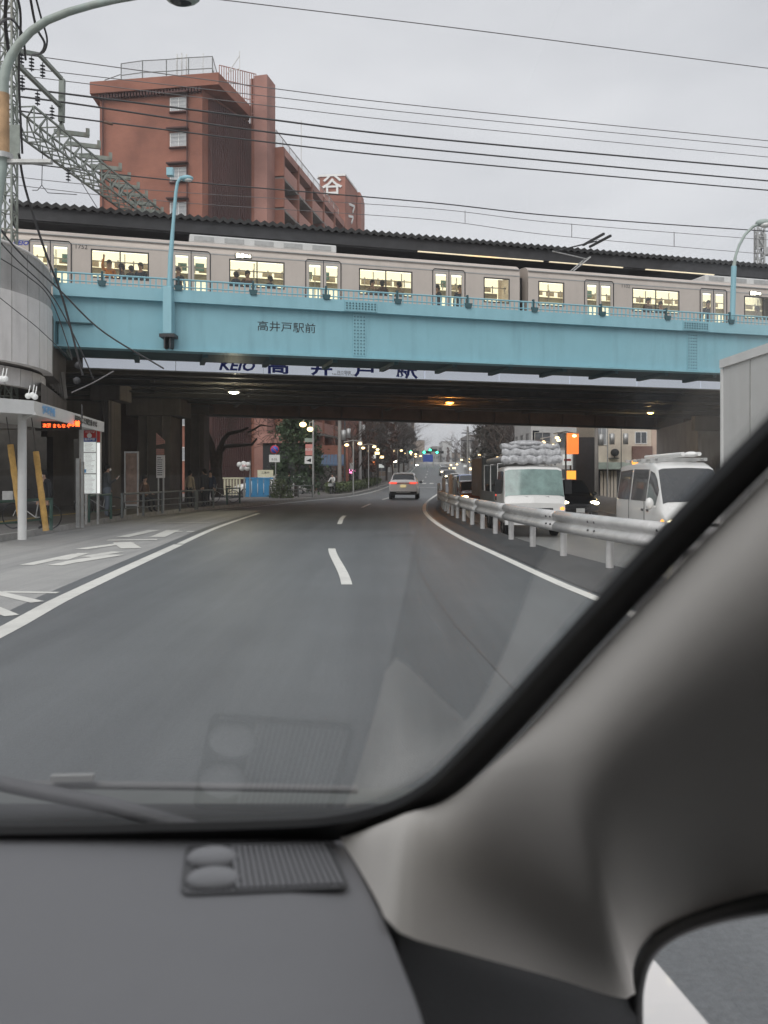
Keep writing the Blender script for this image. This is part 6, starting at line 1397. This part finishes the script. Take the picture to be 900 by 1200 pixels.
def bike(t):
    for y_ in (-.52, .52):
        MB().lathe([(.31, -.018), (.335, 0), (.31, .018), (.30, 0), (.31, -.018)], (0, y_, .335), 'X', 20).build('wheel', M['tyre'], t)
    MB().tube([(0, -.52, .335), (0, -.12, .30), (0, .38, .62), (0, .52, .335)], .018, 6).tube([(0, -.12, .30), (0, -.22, .82)], .018, 6).tube([(0, -.2, .7), (0, .34, .78)], .018, 6).tube([(0, .42, .6), (0, .33, 1.0)], .018, 6).build('frame', M['galv'], t)
    MB().tube([(-.27, .25, 1.02), (0, .33, 1.02), (.27, .25, 1.02)], .014, 6).build('handlebar', M['black'], t); MB().box((0, -.24, .86), (.14, .26, .06)).build('saddle', M['black'], t)
    MB().bb((-.17, .42, .75), (.17, .72, .98)).build('basket', M['galv'], t)
bike(cy)
person('cyclist in a white top riding on the distant left pavement', (px(391, 560, 66).x, 66, .02), R(160), ct('white top'), ct('black trousers'), 'ride', 1.0)
b2 = thing('bicycle', 'bicycle parked behind the yellow guy covers at the bus shelter', 'bicycle', (px(37, 560, 20.9).x, 20.9, .13), R(80)); bike(b2)
b3 = thing('bicycle', 'bicycle parked beside the man with the phone', 'bicycle', (px(119, 560, 28.4).x, 28.2, .13), R(100)); bike(b3)
b4 = thing('bicycle', 'bicycle parked in front of the cream barrier', 'bicycle', (px(262, 560, 43).x, 43, .13), R(110)); bike(b4)
# passengers standing or sitting in the train, seen through the lit windows
fl = 6.90
pas = [(128, 'orange jacket', 'strap', 'passenger in a bright orange jacket in the first wide train window'), (143, 'brown coat', 'stand', 'passenger in brown just right of the orange one'), (154, 'dark jacket', 'stand', 'dark haired passenger left of the window mullion in the first window'), (165, 'navy coat', 'stand', 'passenger at the right side of the first wide window'),
       (209, 'dark jacket', 'stand', 'passenger silhouette in the door beside the blue lamp post'), (277, 'navy coat', 'stand', 'passenger at the left edge of the second wide window'), (290, 'brown coat', 'stand', 'passenger near the left third of the second wide window'), (317, 'dark jacket', 'stand', 'passenger right of the middle in the second wide window'), (436, 'beige coat', 'stand', 'passenger in beige in the third wide window'),
       (448, 'brown coat', 'stand', 'passenger left of the mullion in the third wide window'), (468, 'beige coat', 'stand', 'passenger right of the mullion in the third wide window'), (513, 'dark jacket', 'stand', 'passenger behind the left pane of the fourth door'), (539, 'navy coat', 'stand', 'passenger behind the right pane of the fourth door'), (759, 'brown coat', 'stand', 'passenger in the left of the pinkish carriage window'), (774, 'dark jacket', 'stand', 'passenger in the right of the pinkish carriage window'), (830, 'navy coat', 'stand', 'passenger in the door near the right street lamp'), (888, 'beige coat', 'stand', 'passenger in the last train window at the right edge')]
for i, (x, c_, po, lab) in enumerate(pas):
    dd_ = TD + .55 + .12 * (i % 3); s, _ = sof(x, dd_); person(lab, bw(s, dd_, fl + rnd.uniform(-.1, .06)), BR + R(rnd.choice([160, 190, 30, -20, 100])), ct(c_), ct('black trousers'), po, rnd.uniform(.92, 1.0), group='passengers in the train')
person('railway worker crouching low at the bridge parapet left of the wide window', bw(sof(104, 1.2)[0], 1.2, 6.3), R(150), ct('navy coat'), ct('black trousers'), 'stand', .86) if False else None

# ---------------------------------------------------------------- our own car: glass, frit, pillar trim, dash
own = thing('car_interior', 'dark dashboard, pale pillar trim and windscreen of our own car in the foreground', 'car interior', (0, 0, 0))
GB = .44
def gp(x, y, out=0.0):
    k = (YH - y) / F; Y = GB / (1 + k); p = px(x, y, Y); return p + Vector((0, out * .7071, out * .7071))
outer = [(-420, 996), (0, 990), (200, 987), (340, 984), (400, 981), (440, 973), (480, 960), (520, 938), (560, 905), (620, 843), (700, 755), (800, 648), (900, 546), (1000, 446), (1150, 300)]
inner = [(-420, 974), (0, 974), (200, 970), (340, 966), (396, 961), (434, 953), (470, 940), (505, 918), (540, 884), (598, 822), (676, 735), (774, 628), (874, 525), (975, 424), (1125, 276)]
def smooth(P, n=5):
    o = []
    for i in range(len(P) - 1):
        p0 = Vector(P[max(i - 1, 0)]); p1, p2 = Vector(P[i]), Vector(P[i + 1]); p3 = Vector(P[min(i + 2, len(P) - 1)])
        for k in range(n):
            q = k / n; o.append(.5 * ((2 * p1) + (p2 - p0) * q + (2 * p0 - 5 * p1 + 4 * p2 - p3) * q * q + (3 * p1 - p0 - 3 * p2 + p3) * q**3))
    return o + [Vector(P[-1])]
So, Si = smooth(outer), smooth(inner)
b = MB(); b.grid([[gp(*p, 0.001) for p in So], [gp(*p, 0.001) for p in Si]], False)
o = b.build('windscreen_seal', M['black'], own); m_ = o.modifiers.new('thick', 'SOLIDIFY'); m_.thickness = .008; m_.offset = 0
# glass
wg = bpy.data.materials.new('windscreen glass'); wg.use_nodes = True; n_, l_ = wg.node_tree.nodes, wg.node_tree.links; n_.clear()
wo_ = n_.new('ShaderNodeOutputMaterial'); tr = n_.new('ShaderNodeBsdfTransparent'); tr.inputs[0].default_value = (.93, .95, .945, 1); gs = n_.new('ShaderNodeBsdfGlossy'); gs.inputs['Roughness'].default_value = .0
fr_ = n_.new('ShaderNodeFresnel'); fr_.inputs[0].default_value = 1.75; mu = n_.new('ShaderNodeMath'); mu.operation = 'MULTIPLY'; mu.inputs[1].default_value = 2.3; mu.use_clamp = True; ms_ = n_.new('ShaderNodeMixShader')
l_.new(fr_.outputs[0], mu.inputs[0]); l_.new(mu.outputs[0], ms_.inputs[0]); l_.new(tr.outputs[0], ms_.inputs[1]); l_.new(gs.outputs[0], ms_.inputs[2]); l_.new(ms_.outputs[0], wo_.inputs[0])
poly = [gp(*p, .004) for p in So] + [Vector((1.0, GB - .58, H + .58)), Vector((-1.0, GB - .58, H + .58)), gp(-900, 996, .004)]
MB().add(poly, [tuple(range(len(poly)))]).build('windscreen', wg, own)
# dashboard: height field, edge seam traced at its own distance
DZ = H - .35
def dp(x, y): k = (YH - y) / F; Y = -.35 / k; return Vector(((x - 450) * Y / F, Y, DZ))
seam = smooth([(402, 983), (430, 1032), (452, 1076), (470, 1120), (488, 1165), (502, 1210), (507, 1228)], 5)
rows = []
for p in seam:
    e = dp(*p); rows.append([Vector((-1.0 + (e.x + 1.0) * k / 14, e.y + (0 if k < 14 else 0), DZ - (.006 if k == 14 else 0) + .0)) for k in range(15)])
far = [Vector((v.x, .80, DZ)) for v in rows[0]]
b = MB().grid(([far] + rows)[::-1]); b.build('dashboard', M['dash'], own)
b = MB(); b.grid([[Vector((e[-1].x + .001, e[-1].y, e[-1].z + .0)) for e in rows], [Vector((e[-1].x + .006, e[-1].y, e[-1].z - .012)) for e in rows], [Vector((e[-1].x + .03, e[-1].y, e[-1].z - .35)) for e in rows]]); b.build('dash_seam', M['black'], own)
# speaker / vent grille
vt = MB(); vc = [dp(212, 1052), dp(413, 1043), dp(385, 990), dp(216, 993)]
def vq(u_, w_): a = vc[0] + (vc[1] - vc[0]) * u_; c = vc[3] + (vc[2] - vc[3]) * u_; return a + (c - a) * w_
loop = []
for (cu, cw, a0) in ((.93, .12, -90), (.95, .9, 0), (.07, .9, 90), (.06, .12, 180)):
    for k in range(5): a = R(a0 + k * 22.5); loop.append(vq(cu + .05 * math.cos(a), cw + .1 * math.sin(a)))
vt.add([p + Vector((0, 0, .0012)) for p in loop] , [tuple(range(len(loop)))]); vt.build('vent_recess', M['ventm'], own)
MB().tube([p + Vector((0, 0, .0015)) for p in loop + loop[:1]], .0017, 6, cap=False).build('vent_frame', M['ventm'], own)
sl_ = MB()
n = 17
slm = M['dash']
for k in range(n):
    u_ = .335 + k * .61 / (n - 1); a, c = vq(u_, .06), vq(u_, .94)
    MB().bar(a + Vector((0, 0, .0022)), c + Vector((0, 0, .0022)), .0032, .0035).build('vent_slat', slm, own)
for u_, w_ in ((.19, .70), (.19, .26)):
    c = vq(u_, w_); MB().ball((c.x, c.y, c.z + .002), .021, (1.15, .85, .42), 20, 10).build('vent_knob', M['knob'], own)
    q = MB()
    for k in range(8):
        a = vq(u_ - .13 + k * .037, w_ - .19); c2 = vq(u_ - .13 + k * .037, w_ + .19); q.bar(a + Vector((0, 0, .0018)), c2 + Vector((0, 0, .0018)), .0016, .002)
    q.build('vent_ridges', M['ventm'], own, kind='stuff')
# pillar trim: lofted between the seal and the window/dash edge
bot = [((400, 986), .772), ((416, 1010), .735), ((440, 1052), .67), ((466, 1092), .622), ((540, 1116), .68), ((640, 1143), .78), ((738, 1171), .875), ((741, 1140), .865), ((750, 1112), .84), ((772, 1090), .80), ((820, 1069), .71), ((900, 1050), .59), ((1010, 1040), .49), ((1180, 1035), .40)]
bp = smooth([px(*p, Y) for p, Y in bot], 5)
tp_ = smooth([gp(*p, -.004) for p in outer[4:]], 6)
def resample(P, n):
    d = [0]
    for a, c in zip(P[:-1], P[1:]): d.append(d[-1] + (c - a).length)
    o = []
    for k in range(n):
        s_ = d[-1] * k / (n - 1); i = 0
        while i < len(d) - 2 and d[i + 1] < s_: i += 1
        q = (s_ - d[i]) / max(1e-9, d[i + 1] - d[i]); o.append(P[i] + (P[i + 1] - P[i]) * q)
    return o
N = 60
# match rows by angle-like parameter so that the loft does not fold
ctop = [((400, 981), 0), ((440, 973), .10), ((480, 960), .20), ((520, 938), .30), ((560, 905), .40), ((620, 843), .52), ((700, 755), .65), ((800, 648), .79), ((900, 546), .91), ((1000, 446), 1.0)]
T_ = resample(tp_, N); Bm = resample(bp, N)
rows = []
for k in range(N):
    a, c = T_[k], Bm[k]; L = (c - a).length; row = []
    for j in range(17):
        u_ = j / 16; p = a + (c - a) * u_
        bul = math.sin(math.pi * u_ ** .55) * L * .26
        w_ = max(0, 1 - k / N * 1.9); bul *= 1 + .35 * w_
        row.append(p + (Vector((-.25, -.95, .10)).normalized() * (1 - w_) + Vector((-.15, -.45, .9)).normalized() * w_) * bul)
    rows.append(row)
MB().grid(rows).build('pillar_trim', M['trim'], own)
# rubber edge of the quarter window
qw = smooth([px(*p, Y) for p, Y in (((760, 1400), 1.0), ((748, 1290), .95), ((742, 1200), .905), ((744, 1150), .875), ((755, 1117), .845), ((780, 1093), .79), ((825, 1073), .705), ((900, 1056), .588), ((1010, 1046), .49))], 6)
MB().tube([p + Vector((.004, .004, -.002)) for p in qw], .0085, 8).build('window_rubber', M['black'], own)
qp = [p + Vector((.010, .01, -.006)) for p in qw]
# lower door panel right of the dash
dpn = smooth([(418, 1018), (440, 1056), (465, 1090), (500, 1103), (540, 1114), (640, 1142), (738, 1170), (744, 1172)], 5); dY = [interp([(400, .78), (440, .68), (466, .63), (540, .69), (640, .79), (740, .885)], p[0]) + .004 for p in dpn]
top_ = [px(p[0], p[1], dY[k]) + Vector((0, .004, 0)) for k, p in enumerate(dpn)]
b = MB().grid([top_, [Vector((p.x + .0, p.y - .12 * (1 - k / len(top_)) , p.z - .30)) for k, p in enumerate(top_)]]); b.build('door_panel', M['doorp'], own)
b = MB().grid([[px(x, 1165, Y), px(x + 4, 1290, Y + .03), px(x + 10, 1420, Y + .06)] for x, Y in ((560, .86), (640, .88), (700, .895), (741, .905))]); b.build('door_trim', M['doorp'], own)
# cabin shell so that the inside is lit through the glass only
MB().bb((-1.0, -1.7, H + .58), (.72, GB - .58, H + .61)).build('roof_lining', M['lining'], own)  # roof set high, glass stretched back to meet it, admitting extra sky light
MB().bb((-1.0, -1.72, .3), (.72, -1.70, H + .58)).build('rear_lining', M['lining'], own)
MB().bb((-1.02, -1.7, .3), (-1.0, .8, H - .12)).bb((-1.02, -1.7, H - .119), (-1.0, -.05, H + .58)).build('left_door_blocker', M['lining'], own)  # upper slab added across the window to keep side light out
MB().bb((.50, -1.7, .2), (.52, .1, H - .45)).bb((.50, -1.7, H - .449), (.52, .10, H + .58)).build('right_door_blocker', M['lining'], own)  # upper slab added here too, shutting the window to darken the cabin
MB().bb((.30, -.3, .2), (.32, .84, H - .60)).build('lower_door_panel', M['doorp'], own)
MB().bb((-1.0, -1.7, .25), (.5, .85, .28)).build('floor_mat', M['lining'], own)
MB().bb((-1.0, .45, .3), (.022, .485, DZ - .03)).build('dash_front', M['doorp'], own)
MB().add([(-1.0, .503, DZ - .001), (.028, .503, DZ - .001), (.022, .485, DZ - .031), (-1.0, .485, DZ - .031)], [(0, 1, 2, 3)]).build('dash_lip', M['doorp'], own)
# outside the glass: cowl, wiper and our own white wing seen through the quarter window
MB().add([(-1.0, .80, 1.055), (.0, .80, 1.055), (.0, 1.12, 1.0), (-1.0, 1.12, 1.0), (-1.0, .80, .9), (0, .80, .9), (0, 1.12, .9), (-1, 1.12, .9)], [(0, 1, 2, 3), (7, 6, 5, 4), (0, 4, 5, 1), (2, 6, 7, 3)]).build('cowl', mat('cowl plastic', (.045, .047, .05), .6), own)
MB().add([(-1.0, 1.14, .985), (.1, 1.14, .985), (.14, 1.24, .975), (-1.0, 1.24, .975)], [(0, 1, 2, 3)]).build('bonnet_edge', M['greyr'], own)
MB().tube([px(-60, 905, 1.05), px(40, 926, 1.02), px(130, 944, .99), px(215, 968, .95), px(260, 985, .93)], .010, 8).build('wiper_arm', mat('wiper arm', (.11, .11, .115), .5), own)
MB().tube([px(-200, 921, 1.03), px(20, 919, 1.03), px(200, 921, 1.03), px(420, 925, 1.03)], .0055, 8).build('wiper_blade', mat('wiper blade', (.17, .17, .17), .5), own)
MB().bar(px(60, 912, 1.02), px(110, 911, 1.02), .008).build('wiper_clip', M['galv'], own)
# wing (fender) of our car: a straight bodywork edge outside the quarter window
Yw0, Yw1 = 1.02, .50
a, c = px(752, 1108, 1.30), px(832, 1202, 1.055); dW = (c - a).normalized(); c2 = a + dW * .55; a2 = a - dW * .12
MB().add([a2, c2, c2 + Vector((-.16, 0, .0)), a2 + Vector((-.16, 0, 0)), a2 + Vector((.0, 0, -.5)), c2 + Vector((.0, 0, -.5))], [(0, 3, 2, 1), (0, 1, 5, 4)]).build('front_wing', M['vanw'], own)

# ---------------------------------------------------------------- damp air
hm = bpy.data.materials.new('damp air'); hm.use_nodes = True; hn, hl = hm.node_tree.nodes, hm.node_tree.links; hn.clear()
ho = hn.new('ShaderNodeOutputMaterial'); hv = hn.new('ShaderNodeVolumePrincipled'); hv.inputs['Color'].default_value = (.93, .94, .97, 1); hv.inputs['Density'].default_value = .0008; hl.new(hv.outputs[0], ho.inputs['Volume'])
MB().bb((-800, -220, -2.5), (800, 1400, 48)).build('haze', hm, kind='stuff')
